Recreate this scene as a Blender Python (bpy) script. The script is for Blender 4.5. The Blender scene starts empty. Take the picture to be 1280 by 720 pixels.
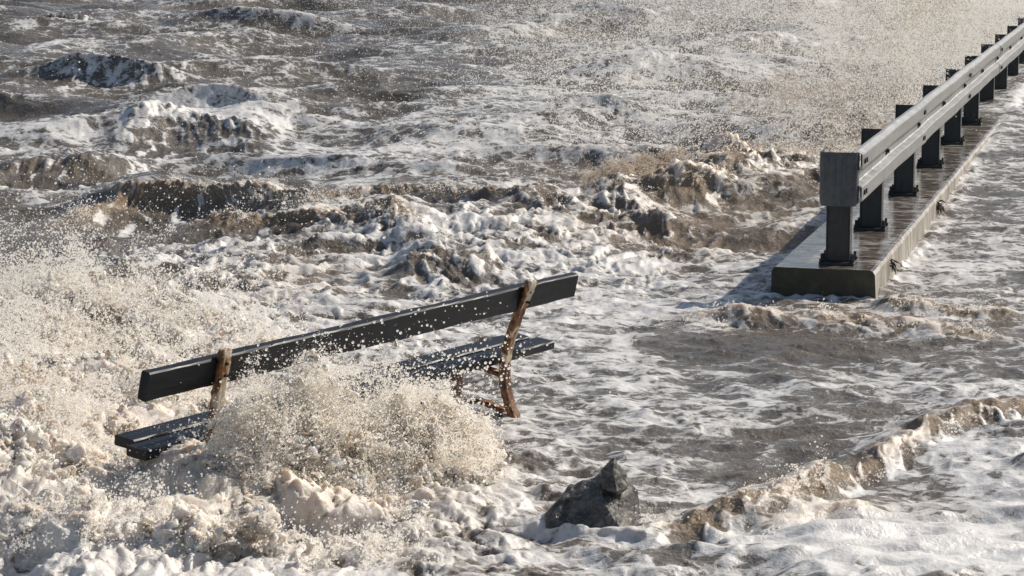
import bpy, bmesh, math, random
import numpy as np
from mathutils import Vector, Matrix

random.seed(7)
rng = np.random.default_rng(11)
R = math.radians
scene = bpy.context.scene
col = scene.collection

# ------------------------------------------------------------------ camera
F = 3130.0 / 1280.0            # focal length in picture widths
PITCH = math.atan(483.0 / 3130.0)
HC = 2.29                      # lens height above the still water by the plinth
cam_data = bpy.data.cameras.new('camera')
cam_data.sensor_width = 36.0
cam_data.lens = 36.0 * F
cam_data.clip_start = 0.1
cam_data.clip_end = 6000.0
cam = bpy.data.objects.new('camera', cam_data)
col.objects.link(cam)
cam.location = (0, 0, HC)
cam.rotation_euler = (math.pi / 2 - PITCH, 0, 0)
scene.camera = cam

# ------------------------------------------------------------------ light
SUN_AZ = R(56)                 # well to the right of the view direction (+Y)
SUN_EL = R(38)
world = bpy.data.worlds.new('World')
scene.world = world
world.use_nodes = True
wn = world.node_tree.nodes
wl = world.node_tree.links
wn.clear()
sky = wn.new('ShaderNodeTexSky')
sky.sky_type = 'NISHITA'
sky.sun_disc = False
sky.sun_elevation = SUN_EL
sky.sun_rotation = SUN_AZ
sky.air_density = 1.0
sky.dust_density = 1.5
bg = wn.new('ShaderNodeBackground')
bg.inputs['Strength'].default_value = 0.085
wo = wn.new('ShaderNodeOutputWorld')
wl.new(sky.outputs[0], bg.inputs['Color'])
wl.new(bg.outputs[0], wo.inputs[0])
sun_data = bpy.data.lights.new('sun', 'SUN')
sun_data.energy = 4.9
sun_data.angle = R(0.6)
sun_data.color = (1.0, 0.93, 0.83)
sun = bpy.data.objects.new('sun', sun_data)
col.objects.link(sun)
sdir = Vector((math.sin(SUN_AZ) * math.cos(SUN_EL), math.cos(SUN_AZ) * math.cos(SUN_EL), math.sin(SUN_EL)))
sun.rotation_euler = (-sdir).to_track_quat('-Z', 'Y').to_euler()
sun.location = (8, 10, 12)
scene.view_settings.view_transform = 'Standard'
scene.view_settings.look = 'None'
scene.view_settings.exposure = 0.04
scene.view_settings.gamma = 1.0
scene.cycles.use_denoising = True
scene.cycles.max_bounces = 12
scene.cycles.diffuse_bounces = 7
scene.cycles.sample_clamp_direct = 12.0
scene.cycles.sample_clamp_indirect = 4.0
scene.cycles.transparent_max_bounces = 8


# ------------------------------------------------------------------ places
def level(y):
    """still-water level: it stands higher farther out, where it tops the plinth"""
    t = np.clip((np.asarray(y, dtype=float) - 15.5) / 10.5, 0, 1)
    return 0.20 * t * t * (3 - 2 * t)


CP, SP = math.cos(PITCH), math.sin(PITCH)


def at(u, v, z=None):
    """survey: the place seen at photo point (u, v), at height z (None: on the still water)"""
    dx, dy = (u - 640) / 3130.0, (360 - v) / 3130.0
    d = Vector((dx, CP + dy * SP, -SP + dy * CP))
    if z is not None:
        return Vector((0, 0, HC)) + d * ((z - HC) / d.z)
    zz = 0.0
    for _ in range(12):
        p = Vector((0, 0, HC)) + d * ((zz - HC) / d.z)
        zz = float(level(p.y))
    return p


# ------------------------------------------------------------------ noise
_tab = np.random.default_rng(3)
PERM = _tab.permutation(1024).astype(np.int32)
PERM = np.concatenate([PERM, PERM])
_ang = _tab.uniform(0, 2 * math.pi, 1024)
GX, GY = np.cos(_ang).astype(np.float32), np.sin(_ang).astype(np.float32)
_g3 = _tab.normal(size=(1024, 3))
_g3 /= np.linalg.norm(_g3, axis=1)[:, None]
G3 = _g3.astype(np.float32)


def perlin(x, y, seed=0):
    x = np.asarray(x, dtype=np.float32) + seed * 17.31
    y = np.asarray(y, dtype=np.float32) - seed * 9.77
    xi, yi = np.floor(x), np.floor(y)
    xf, yf = x - xi, y - yi
    xi = xi.astype(np.int32) & 1023
    yi = yi.astype(np.int32) & 1023
    u = xf * xf * xf * (xf * (xf * 6 - 15) + 10)
    v = yf * yf * yf * (yf * (yf * 6 - 15) + 10)
    x1, y1 = (xi + 1) & 1023, (yi + 1) & 1023

    def g(ix, iy, fx, fy):
        h = PERM[PERM[ix] + iy]
        return GX[h] * fx + GY[h] * fy
    a = g(xi, yi, xf, yf)
    b = g(x1, yi, xf - 1, yf)
    c = g(xi, y1, xf, yf - 1)
    d = g(x1, y1, xf - 1, yf - 1)
    ab = a + u * (b - a)
    cd = c + u * (d - c)
    return (ab + v * (cd - ab)) * 1.4


def fbm(x, y, octaves=4, seed=0, gain=0.5):
    s, a = 0, 1.0
    for k in range(octaves):
        s = s + a * perlin(x * 2 ** k, y * 2 ** k, seed + k)
        a *= gain
    return s


def billow(x, y, octaves=3, seed=0, gain=0.5):
    s, a = 0, 1.0
    for k in range(octaves):
        s = s + a * np.sqrt(perlin(x * 2 ** k, y * 2 ** k, seed + k) ** 2 + 0.004)
        a *= gain
    return s


def ridge(x, y, seed=0):
    return 1.0 - np.sqrt(perlin(x, y, seed) ** 2 + 0.0015)


def domes(x, y, seed=0):
    """rounded lumps that meet in sharp creases (0..1)"""
    x = np.asarray(x, np.float32) + seed * 13.7
    y = np.asarray(y, np.float32) + seed * 7.9
    xi, yi = np.floor(x), np.floor(y)
    best = np.zeros(len(x), np.float32)
    for ox in (-1, 0, 1):
        for oy in (-1, 0, 1):
            cx, cy = xi + ox, yi + oy
            h = PERM[PERM[cx.astype(np.int32) & 1023] + (cy.astype(np.int32) & 1023)]
            jx = cx + 0.5 + 0.55 * GX[h]
            jy = cy + 0.5 + 0.55 * GY[(h * 7 + 3) & 1023]
            r = 0.55 + 0.35 * GX[(h * 5 + 11) & 1023]
            q = np.sqrt(np.clip(r * r * 1.6 - (x - jx) ** 2 - (y - jy) ** 2, 0, None))
            best = np.maximum(best, q * (0.6 + 0.4 * r))
    return best


def sstep(a, b, x):
    t = np.clip((x - a) / (b - a), 0, 1)
    return t * t * (3 - 2 * t)


# ------------------------------------------------------------------ node helpers
def mat_new(name):
    m = bpy.data.materials.new(name)
    m.use_nodes = True
    n = m.node_tree.nodes
    b = n['Principled BSDF']
    return m, n, m.node_tree.links, b


def nd(n, kind, **kw):
    o = n.new(kind)
    for k, v in kw.items():
        if k.startswith('i_'):
            key = k[2:].replace('_', ' ')
            o.inputs[key].default_value = v
        else:
            setattr(o, k, v)
    return o


def math_node(n, l, op, a, b=None, clamp=False):
    o = n.new('ShaderNodeMath')
    o.operation = op
    o.use_clamp = clamp
    for i, s in enumerate((a, b)):
        if s is None:
            continue
        if isinstance(s, (int, float)):
            o.inputs[i].default_value = s
        else:
            l.new(s, o.inputs[i])
    return o.outputs[0]


def remap(n, l, val, a, b, c=0.0, d=1.0, smooth=True):
    o = n.new('ShaderNodeMapRange')
    o.interpolation_type = 'SMOOTHSTEP' if smooth else 'LINEAR'
    l.new(val, o.inputs['Value'])
    for k, v in zip(('From Min', 'From Max', 'To Min', 'To Max'), (a, b, c, d)):
        o.inputs[k].default_value = v
    return o.outputs['Result']


def mixcol(n, l, fac, a, b):
    o = n.new('ShaderNodeMix')
    o.data_type = 'RGBA'
    if isinstance(fac, float):
        o.inputs[0].default_value = fac
    else:
        l.new(fac, o.inputs[0])
    for i, s in ((6, a), (7, b)):
        if isinstance(s, tuple):
            o.inputs[i].default_value = s if len(s) == 4 else s + (1.0,)
        else:
            l.new(s, o.inputs[i])
    return o.outputs[2]


def noise_tex(n, l, vec, scale, detail=4, rough=0.55, dist=0.0):
    o = nd(n, 'ShaderNodeTexNoise', i_Scale=scale, i_Detail=detail, i_Roughness=rough, i_Distortion=dist)
    if vec is not None:
        l.new(vec, o.inputs['Vector'])
    return o.outputs['Fac']


def mapping(n, l, scale=(1, 1, 1), rot=(0, 0, 0)):
    tc = n.new('ShaderNodeTexCoord')
    mp = n.new('ShaderNodeMapping')
    mp.inputs['Scale'].default_value = scale
    mp.inputs['Rotation'].default_value = rot
    l.new(tc.outputs['Object'], mp.inputs['Vector'])
    return mp.outputs[0]


def attr(n, name):
    o = n.new('ShaderNodeAttribute')
    o.attribute_name = name
    return o.outputs['Fac']


def bump(n, l, bsdf, height, strength, dist, prev=None):
    o = nd(n, 'ShaderNodeBump', i_Strength=strength, i_Distance=dist)
    l.new(height, o.inputs['Height'])
    if prev is not None:
        l.new(prev, o.inputs['Normal'])
    l.new(o.outputs[0], bsdf.inputs['Normal'])
    return o.outputs[0]


# ------------------------------------------------------------------ materials
FOAM = (0.70, 0.685, 0.66)
CREAM = (0.60, 0.515, 0.42)
TAN = (0.235, 0.172, 0.112)
MUD = (0.100, 0.085, 0.068)


def water_material():
    m, n, l, b = mat_new('muddy_sea_water_and_foam')
    vec = mapping(n, l)
    cover = attr(n, 'cover')
    tan = attr(n, 'tan')
    thick = attr(n, 'thick')
    # foam lace: wandering noise, holes from warped cells
    warp = nd(n, 'ShaderNodeTexNoise', i_Scale=5.0, i_Detail=3.0)
    l.new(vec, warp.inputs['Vector'])
    sub = nd(n, 'ShaderNodeVectorMath', operation='SUBTRACT')
    l.new(warp.outputs['Color'], sub.inputs[0])
    sub.inputs[1].default_value = (0.5, 0.5, 0.5)
    sc = nd(n, 'ShaderNodeVectorMath', operation='SCALE')
    l.new(sub.outputs[0], sc.inputs[0])
    sc.inputs['Scale'].default_value = 0.22
    add = nd(n, 'ShaderNodeVectorMath', operation='ADD')
    l.new(vec, add.inputs[0])
    l.new(sc.outputs[0], add.inputs[1])
    wv = add.outputs[0]
    st = n.new('ShaderNodeMapping')
    st.inputs['Scale'].default_value = (0.62, 1.0, 0.8)
    l.new(wv, st.inputs['Vector'])
    sv = st.outputs[0]
    n1 = noise_tex(n, l, sv, 5.0, 6, 0.62, 0.6)
    n2 = noise_tex(n, l, sv, 34.0, 6, 0.72, 0.5)
    e1 = nd(n, 'ShaderNodeTexVoronoi', feature='DISTANCE_TO_EDGE', i_Scale=6.0)
    l.new(sv, e1.inputs['Vector'])
    e2 = nd(n, 'ShaderNodeTexVoronoi', feature='DISTANCE_TO_EDGE', i_Scale=17.0)
    l.new(sv, e2.inputs['Vector'])

    def term(val, mid, k):
        return math_node(n, l, 'MULTIPLY', math_node(n, l, 'SUBTRACT', val, mid), k)
    s = term(cover, 0.5, 1.5)
    for t_ in (term(n1, 0.5, 1.7), term(n2, 0.5, 1.25), term(e1.outputs['Distance'], 0.13, -1.1), term(e2.outputs['Distance'], 0.13, -0.9)):
        s = math_node(n, l, 'ADD', s, t_)
    foam = remap(n, l, s, -0.06, 0.19)
    film = remap(n, l, s, -0.50, 0.10, 0.0, 0.22)      # thin bubbly film round the foam
    fac = math_node(n, l, 'MAXIMUM', foam, film)
    body = remap(n, l, s, 0.0, 0.55)
    # colours of the things themselves: silt water, aerated tan water, foam
    mottl = noise_tex(n, l, vec, 2.2, 4, 0.6)
    mud = mixcol(n, l, remap(n, l, mottl, 0.35, 0.7), MUD, (0.135, 0.114, 0.090))
    mud = mixcol(n, l, tan, mud, TAN)
    fcol = mixcol(n, l, math_node(n, l, 'MAXIMUM', thick, body), (0.42, 0.405, 0.385), FOAM)
    fcol = mixcol(n, l, math_node(n, l, 'MULTIPLY', tan, 0.75), fcol, CREAM)
    l.new(mixcol(n, l, fac, mud, fcol), b.inputs['Base Color'])
    l.new(remap(n, l, fac, 0.1, 0.8, 0.09, 0.34), b.inputs['Roughness'])
    b.inputs['IOR'].default_value = 1.33
    l.new(math_node(n, l, 'MAXIMUM', math_node(n, l, 'MULTIPLY', math_node(n, l, 'MULTIPLY', fac, tan), 0.8), 0.16), b.inputs['Subsurface Weight'])
    b.inputs['Subsurface Radius'].default_value = (1.0, 0.72, 0.48)
    b.inputs['Subsurface Scale'].default_value = 0.06
    # relief: ripples on water, froth on foam
    rip = noise_tex(n, l, vec, 34.0, 5, 0.6, 0.3)
    frh = noise_tex(n, l, vec, 75.0, 4, 0.65)
    hgt = math_node(n, l, 'MULTIPLY', fac, 0.55)
    calm = remap(n, l, fac, 0.3, 1.0, 0.95, 0.38)
    hgt = math_node(n, l, 'ADD', hgt, math_node(n, l, 'MULTIPLY', rip, calm))
    hgt = math_node(n, l, 'ADD', hgt, math_node(n, l, 'MULTIPLY', frh, 0.16))
    bump(n, l, b, hgt, 0.8, 0.020)
    return m


def froth_material(name, c0, c1, sss=0.0, scale=14.0):
    m, n, l, b = mat_new(name)
    vec = mapping(n, l)
    n1 = noise_tex(n, l, vec, scale * 0.35, 4, 0.6, 0.3)
    l.new(mixcol(n, l, remap(n, l, n1, 0.38, 0.66), c0, c1), b.inputs['Base Color'])
    b.inputs['Roughness'].default_value = 0.24
    b.inputs['IOR'].default_value = 1.33
    if sss:
        b.inputs['Subsurface Weight'].default_value = sss
        b.inputs['Subsurface Radius'].default_value = (1.0, 0.75, 0.5)
        b.inputs['Subsurface Scale'].default_value = 0.03
    n2 = noise_tex(n, l, vec, scale * 3.0, 5, 0.65, 0.4)
    bump(n, l, b, n2, 0.6, 0.02)
    return m


def drop_material(name='spray_drop', ca=(0.96, 0.935, 0.89, 1), cb=(0.95, 0.91, 0.84, 1)):
    m, n, l, b = mat_new(name)
    out = n['Material Output']
    b.inputs['Base Color'].default_value = ca
    b.inputs['Roughness'].default_value = 0.25
    tr = nd(n, 'ShaderNodeBsdfTranslucent')
    tr.inputs['Color'].default_value = cb
    mx = n.new('ShaderNodeMixShader')
    mx.inputs[0].default_value = 0.58
    l.new(b.outputs[0], mx.inputs[1])
    l.new(tr.outputs[0], mx.inputs[2])
    l.new(mx.outputs[0], out.inputs[0])
    return m


def paint_material(name, c0, c1, rough=0.4, scale=(3, 40, 40), bumps=0.25):
    m, n, l, b = mat_new(name)
    vec = mapping(n, l, scale)
    n1 = noise_tex(n, l, vec, 1.0, 6, 0.65, 0.2)
    l.new(mixcol(n, l, remap(n, l, n1, 0.35, 0.68), c0, c1), b.inputs['Base Color'])
    l.new(remap(n, l, n1, 0.3, 0.7, rough - 0.1, rough + 0.15), b.inputs['Roughness'])
    bump(n, l, b, n1, bumps, 0.004)
    return m


def steel_material(name, c0, c1, rough, metal):
    m, n, l, b = mat_new(name)
    vec = mapping(n, l, (1, 1, 1))
    n1 = noise_tex(n, l, vec, 16.0, 6, 0.65, 0.6)
    n2 = noise_tex(n, l, mapping(n, l, (60, 60, 4)), 1.0, 3, 0.5)
    k = math_node(n, l, 'ADD', math_node(n, l, 'MULTIPLY', n1, 0.65), math_node(n, l, 'MULTIPLY', n2, 0.35))
    l.new(mixcol(n, l, remap(n, l, k, 0.36, 0.64), c0, c1), b.inputs['Base Color'])
    l.new(remap(n, l, k, 0.3, 0.7, rough - 0.08, rough + 0.12), b.inputs['Roughness'])
    b.inputs['Metallic'].default_value = metal
    bump(n, l, b, n1, 0.12, 0.003)
    return m


def iron_material():
    m, n, l, b = mat_new('peeling_cream_paint_on_rusty_iron')
    vec = mapping(n, l, (1, 1, 0.55))
    n1 = noise_tex(n, l, vec, 16.0, 7, 0.62, 0.5)
    n2 = noise_tex(n, l, vec, 55.0, 5, 0.6)
    edge = attr(n, 'edge')
    low = attr(n, 'low')
    k = math_node(n, l, 'ADD', n1, math_node(n, l, 'MULTIPLY', edge, 0.14))
    k = math_node(n, l, 'ADD', k, math_node(n, l, 'MULTIPLY', low, 0.20))
    rust = mixcol(n, l, remap(n, l, n2, 0.35, 0.65), (0.022, 0.012, 0.008), (0.27, 0.10, 0.028))
    stain = mixcol(n, l, remap(n, l, k, 0.50, 0.60), (0.56, 0.48, 0.37), (0.32, 0.14, 0.045))
    c = mixcol(n, l, remap(n, l, k, 0.585, 0.625), stain, rust)
    l.new(c, b.inputs['Base Color'])
    b.inputs['Roughness'].default_value = 0.45
    hgt = math_node(n, l, 'SUBTRACT', math_node(n, l, 'MULTIPLY', n2, 0.4), remap(n, l, k, 0.60, 0.64))
    bump(n, l, b, hgt, 0.6, 0.004)
    return m


def concrete_material():
    m, n, l, b = mat_new('wet_algae_stained_concrete')
    vec = mapping(n, l)
    n1 = noise_tex(n, l, vec, 7.0, 7, 0.65, 0.4)
    n2 = noise_tex(n, l, vec, 60.0, 4, 0.6)
    n3 = noise_tex(n, l, mapping(n, l, (14, 14, 2)), 1.0, 5, 0.6, 0.3)
    side = attr(n, 'side')       # 0 wet walking top, 1 pale long side, 2 algae-covered end
    top = mixcol(n, l, remap(n, l, n1, 0.35, 0.65), (0.075, 0.058, 0.045), (0.15, 0.125, 0.105))
    wsh = noise_tex(n, l, mapping(n, l, (5, 11, 5)), 1.0, 8, 0.7, 0.8)
    top = mixcol(n, l, remap(n, l, wsh, 0.50, 0.59), top, (0.36, 0.33, 0.30))
    pale = mixcol(n, l, remap(n, l, n3, 0.38, 0.62), (0.22, 0.195, 0.165), (0.40, 0.37, 0.33))
    alg = mixcol(n, l, remap(n, l, n1, 0.35, 0.75), (0.016, 0.018, 0.009), (0.075, 0.068, 0.042))
    c = mixcol(n, l, remap(n, l, side, 0.2, 0.8, smooth=False), top, pale)
    c = mixcol(n, l, remap(n, l, side, 1.2, 1.8, smooth=False), c, alg)
    l.new(c, b.inputs['Base Color'])
    r0 = remap(n, l, n1, 0.4, 0.6, 0.06, 0.22)
    rr = math_node(n, l, 'ADD', r0, math_node(n, l, 'MULTIPLY', remap(n, l, side, 0.2, 0.9), 0.42))
    l.new(rr, b.inputs['Roughness'])
    st = math_node(n, l, 'ADD', math_node(n, l, 'MULTIPLY', n2, 0.5), n1)
    bs = bump(n, l, b, st, 0.45, 0.012)
    bn = [q for q in n if q.type == 'BUMP'][0]
    l.new(remap(n, l, side, 0.2, 0.9, 0.16, 0.5), bn.inputs['Strength'])
    return m


def rock_material():
    m, n, l, b = mat_new('wet_dark_rock')
    vec = mapping(n, l, (1, 1, 1))
    n1 = noise_tex(n, l, vec, 9.0, 8, 0.68, 0.6)
    n2 = noise_tex(n, l, vec, 60.0, 5, 0.6)
    l.new(mixcol(n, l, remap(n, l, n1, 0.35, 0.68), (0.032, 0.029, 0.026), (0.21, 0.195, 0.17)), b.inputs['Base Color'])
    l.new(remap(n, l, n1, 0.4, 0.7, 0.10, 0.34), b.inputs['Roughness'])
    hgt = math_node(n, l, 'ADD', n1, math_node(n, l, 'MULTIPLY', n2, 0.35))
    bump(n, l, b, hgt, 1.0, 0.02)
    return m


def plain_material(name, c, rough=0.5, metal=0.0):
    m, n, l, b = mat_new(name)
    vec = mapping(n, l)
    n1 = noise_tex(n, l, vec, 40.0, 4, 0.6)
    d = tuple(x * 0.55 for x in c)
    l.new(mixcol(n, l, n1, d, c), b.inputs['Base Color'])
    b.inputs['Roughness'].default_value = rough
    b.inputs['Metallic'].default_value = metal
    return m


M_WATER = water_material()
M_FROTH = froth_material('splash_froth', (0.82, 0.772, 0.72), (0.63, 0.54, 0.445), 0.75)
M_SILT = froth_material('silty_tan_froth', (0.60, 0.52, 0.43), (0.30, 0.225, 0.15), 0.6)
M_DROP = drop_material()
M_SILTDROP = drop_material('silty_spray_drop', (0.60, 0.52, 0.435, 1), (0.60, 0.51, 0.42, 1))
M_PLANK = paint_material('wet_navy_black_painted_timber', (0.004, 0.005, 0.008), (0.012, 0.014, 0.019), 0.42)
M_PLANK.node_tree.nodes['Principled BSDF'].inputs['Specular IOR Level'].default_value = 0.28
M_IRON = iron_material()
M_GALV = steel_material('galvanised_steel', (0.22, 0.22, 0.218), (0.36, 0.36, 0.355), 0.40, 0.45)
M_CAP = steel_material('weathered_grey_steel', (0.060, 0.066, 0.074), (0.115, 0.122, 0.130), 0.5, 0.2)
M_POST = steel_material('dark_wet_steel', (0.022, 0.025, 0.029), (0.040, 0.044, 0.048), 0.38, 0.2)
M_BOLT = plain_material('dark_bolt_steel', (0.03, 0.03, 0.032), 0.5, 0.3)
M_CONC = concrete_material()
M_ROCK = rock_material()
M_WEED = plain_material('dark_seaweed', (0.045, 0.040, 0.015), 0.35)
M_TWIG = plain_material('wet_bark', (0.02, 0.014, 0.010), 0.5)


# ------------------------------------------------------------------ object helpers
def tag(o, label=None, cat=None, group=None, kind=None):
    if label:
        o['label'] = label
    if cat:
        o['category'] = cat
    if group:
        o['group'] = group
    if kind:
        o['kind'] = kind
    return o


def link_bm(name, bm, mat, parent=None, smooth=False, bevel=0.0):
    bmesh.ops.recalc_face_normals(bm, faces=bm.faces)
    if bevel:
        bmesh.ops.bevel(bm, geom=list(bm.edges), offset=bevel, segments=1, affect='EDGES', clamp_overlap=True)
    me = bpy.data.meshes.new(name)
    bm.to_mesh(me)
    bm.free()
    me.materials.append(mat)
    if smooth:
        me.shade_smooth()
    o = bpy.data.objects.new(name, me)
    col.objects.link(o)
    if parent is not None:
        o.parent = parent
    return o


def empty(name, loc, rz=0.0):
    o = bpy.data.objects.new(name, None)
    o.empty_display_size = 0.1
    o.location = loc
    o.rotation_euler = (0, 0, rz)
    col.objects.link(o)
    return o


def box(bm, c, s, rot=None):
    mt = Matrix.Translation(c)
    if rot is not None:
        mt = mt @ rot.to_4x4()
    mt = mt @ Matrix.Diagonal((s[0], s[1], s[2], 1))
    return bmesh.ops.create_cube(bm, size=1.0, matrix=mt)


def rod(bm, a, b, r, seg=8, r2=None):
    a, b = Vector(a), Vector(b)
    d = b - a
    mt = Matrix.Translation((a + b) / 2) @ d.to_track_quat('Z', 'Y').to_matrix().to_4x4()
    bmesh.ops.create_cone(bm, cap_ends=True, segments=seg, radius1=r, radius2=r if r2 is None else r2, depth=d.length, matrix=mt)


# ================================================================== water surface
CRESTS = []


def crest(pts, amp, wf, wb, lean=0.0, tan=0.0, dark=0.0, lump=0.0, cov=0.0, jag=0.25, front=1):
    CRESTS.append(dict(p=[at(u, v) for u, v in pts], a=amp * 0.66, wf=wf * 1.15, wb=wb * 0.5, lean=lean * 0.55, tan=tan, dark=dark, lump=lump, cov=cov, jag=jag))


# foot lines of the breaking waves, surveyed along the picture
crest([(-120, 262), (-60, 258), (0, 250), (60, 242), (115, 240), (180, 242)], 0.19, 0.6, 1.5, 0.10, 0.15, 0.6, 0.0)
crest([(-10, 296), (60, 292), (110, 284), (160, 277), (215, 272), (270, 274), (320, 284), (370, 292), (430, 300)], 0.36, 0.50, 1.6, 0.26, 0.95, 0.45, 0.1, jag=0.25)
crest([(310, 264), (365, 262), (420, 256), (480, 257), (540, 262), (600, 270), (660, 276), (720, 288)], 0.27, 0.42, 1.4, 0.20, 0.6, 0.4, 0.1, jag=0.22)
crest([(150, 318), (215, 312), (270, 308), (330, 306), (400, 306), (455, 312), (500, 322), (535, 330), (580, 340)], 0.29, 0.36, 0.9, 0.24, 0.9, 0.45, 0.1, jag=0.22)
crest([(100, 204), (150, 203), (200, 200), (250, 200), (300, 202), (350, 206)], 0.36, 1.1, 2.4, 0.1, 0.05, 0.5, 0.0)
crest([(20, 116), (80, 114), (150, 113), (240, 116)], 0.08, 1.2, 2.5, 0.06, 0.0, 0.15, 0.0, cov=0.1)
crest([(-20, 36), (50, 34), (120, 38)], 0.10, 1.5, 3.5, 0.0, 0.1, 0.2, 0.0)
crest([(470, 372), (510, 364), (560, 358), (610, 358), (650, 356)], 0.16, 0.36, 0.6, 0.12, 0.25, 0.5, 0.3, cov=0.1, jag=0.6)
#crest([(250, 400), (310, 388), (360, 378), (420, 378), (470, 392)], 0.12, 0.45, 0.7, 0.05, 0.5, 0.1, 0.8, jag=0.7)
crest([(-40, 345), (20, 336), (80, 330), (150, 334)], 0.13, 0.35, 0.9, 0.05, 0.1, 0.8, 0.1)
#crest([(100, 372), (160, 352), (220, 342), (280, 346)], 0.13, 0.40, 0.7, 0.10, 0.15, 0.2, 0.6, cov=0.1, jag=0.5)
crest([(745, 258), (800, 252), (850, 246), (900, 236), (950, 220), (1000, 204), (1050, 190)], 0.15, 0.45, 0.8, 0.06, 0.9, 0.35, 0.8, jag=0.5)
crest([(790, 270), (850, 272), (920, 264), (980, 246), (1040, 236)], 0.14, 0.35, 0.7, 0.1, 0.6, 0.35, 0.9, jag=0.7)
crest([(690, 258), (740, 268), (800, 284), (860, 296)], 0.08, 0.25, 0.6, 0.06, 0.0, 0.2, 0.3, cov=0.15, jag=0.5)
crest([(960, 296), (1000, 290), (1050, 284)], 0.09, 0.25, 0.5, 0.06, 0.1, 0.2, 0.4, cov=0.4)
crest([(640, 352), (720, 346), (800, 340), (860, 334)], 0.05, 0.16, 0.4, 0.04, 0.0, 0.1, 0.3, cov=0.4, jag=0.5)
crest([(800, 410), (870, 416), (930, 413), (990, 411), (1050, 414), (1110, 424), (1180, 433), (1240, 436), (1330, 442)], 0.080, 0.20, 0.40, 0.04, 1.0, 0.0, 0.9, cov=0.05, jag=0.45)
crest([(1080, 392), (1140, 398), (1200, 400), (1300, 404)], 0.06, 0.14, 0.35, 0.05, 0.7, 0.1, 0.8, jag=0.6)
crest([(770, 694), (850, 688), (910, 678), (970, 666), (1030, 646), (1090, 622)], 0.125, 0.17, 0.34, 0.07, 0.9, 0.45, 0.7, jag=0.35)
crest([(980, 664), (1040, 640), (1100, 612), (1160, 582), (1220, 550), (1290, 528), (1360, 516)], 0.065, 0.15, 0.30, 0.04, 0.9, 0.35, 1.0, jag=0.5)
crest([(930, 700), (1000, 684), (1060, 668), (1120, 662)], 0.05, 0.12, 0.3, 0.04, 0.6, 0.0, 0.6)
crest([(640, 676), (690, 686), (740, 690), (800, 698), (860, 704)], 0.05, 0.08, 0.18, 0.04, 0.15, 0.0, 0.3, cov=0.55, jag=0.4)
crest([(560, 640), (620, 646), (680, 654)], 0.035, 0.1, 0.2, 0.02, 0.0, 0.0, 0.3, cov=0.4, jag=0.5)

BLOBS = []


def blob(kind, u, v, su, sv, a):
    p = at(u, v)
    s = 3130.0 / p.y
    sy = sv * p.y * p.y / (HC * 3130.0)
    BLOBS.append((kind, p.x, p.y, su / s, sy, a))


# foam coverage (c), churn height (k), aerated silt (t), thick foam swell (f)
for a in [('c', 520, 196, 230, 18, .26), ('c', 160, 180, 120, 30, .18), ('c', 270, 150, 120, 18, .25), ('c', 700, 150, 260, 50, .14),
          ('c', 900, 90, 320, 70, .16), ('c', 560, 330, 160, 22, .10), ('c', 420, 335, 120, 22, .06), ('c', 800, 340, 140, 40, .28),
          ('c', 760, 400, 110, 45, .22), ('c', 880, 310, 120, 20, -.12), ('c', 960, 440, 130, 16, -.42), ('c', 870, 435, 60, 10, -.2),
          ('c', 720, 480, 110, 55, .12), ('c', 900, 560, 90, 30, .05), ('c', 760, 590, 90, 22, .05),
          ('c', 1060, 580, 70, 35, -.18), ('c', 960, 600, 50, 20, -.2), ('c', 1180, 480, 110, 25, .10), ('c', 1150, 695, 190, 40, .55), ('c', 1270, 620, 110, 45, .42), ('c', 1220, 490, 90, 22, .15), ('c', 800, 530, 130, 45, .10), ('c', 720, 420, 90, 40, .10),
          ('c', 1160, 330, 120, 60, .15), ('c', 1120, 560, 60, 18, .15), ('c', 250, 330, 60, 14, .2), ('c', 30, 310, 70, 16, -.3),
          ('c', 90, 215, 110, 16, .0), ('c', 300, 245, 60, 10, .0), ('c', 590, 295, 120, 12, .25), ('c', 120, 430, 220, 60, -.05),
          ('c', 380, 400, 120, 30, .45), ('c', 60, 620, 330, 120, .9), ('c', 330, 640, 220, 90, .6), ('c', 560, 690, 60, 30, -.25), ('c', 620, 560, 50, 30, -.1),
          ('k', 215, 600, 85, 34, -.15), ('k', 50, 440, 210, 70, .10), ('k', 100, 640, 260, 80, .15), ('k', 360, 640, 190, 70, .12), ('k', 420, 345, 170, 35, .03), ('k', 600, 310, 150, 30, .025),
          ('k', 330, 450, 150, 50, .06), ('k', 900, 230, 140, 30, .07),
          ('t', 80, 440, 200, 60, .5), ('t', 120, 600, 240, 80, .75), ('t', 380, 650, 180, 60, .7), ('t', 890, 236, 150, 30, .6), ('c', 890, 240, 140, 24, -.16), ('t', 850, 300, 140, 20, .35),
          ('t', 380, 360, 60, 20, .4), ('t', 1150, 400, 180, 25, .3), ('t', 1050, 650, 120, 20, .25),
          ('f', 1100, 690, 190, 40, .045), ('f', 1280, 590, 90, 40, .07), ('f', 1000, 716, 120, 30, .04)]:
    blob(*a)
# the swell of white water heaped up round the left of the bench
for a in [('h', -20, 490, 150, 60, .20), ('h', 70, 430, 130, 40, .10), ('h', -60, 620, 200, 70, .16), ('h', 260, 690, 170, 40, .06), ('h', 180, 480, 120, 40, .05), ('h', 205, 596, 62, 24, -.14)]:
    blob(*a)


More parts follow.
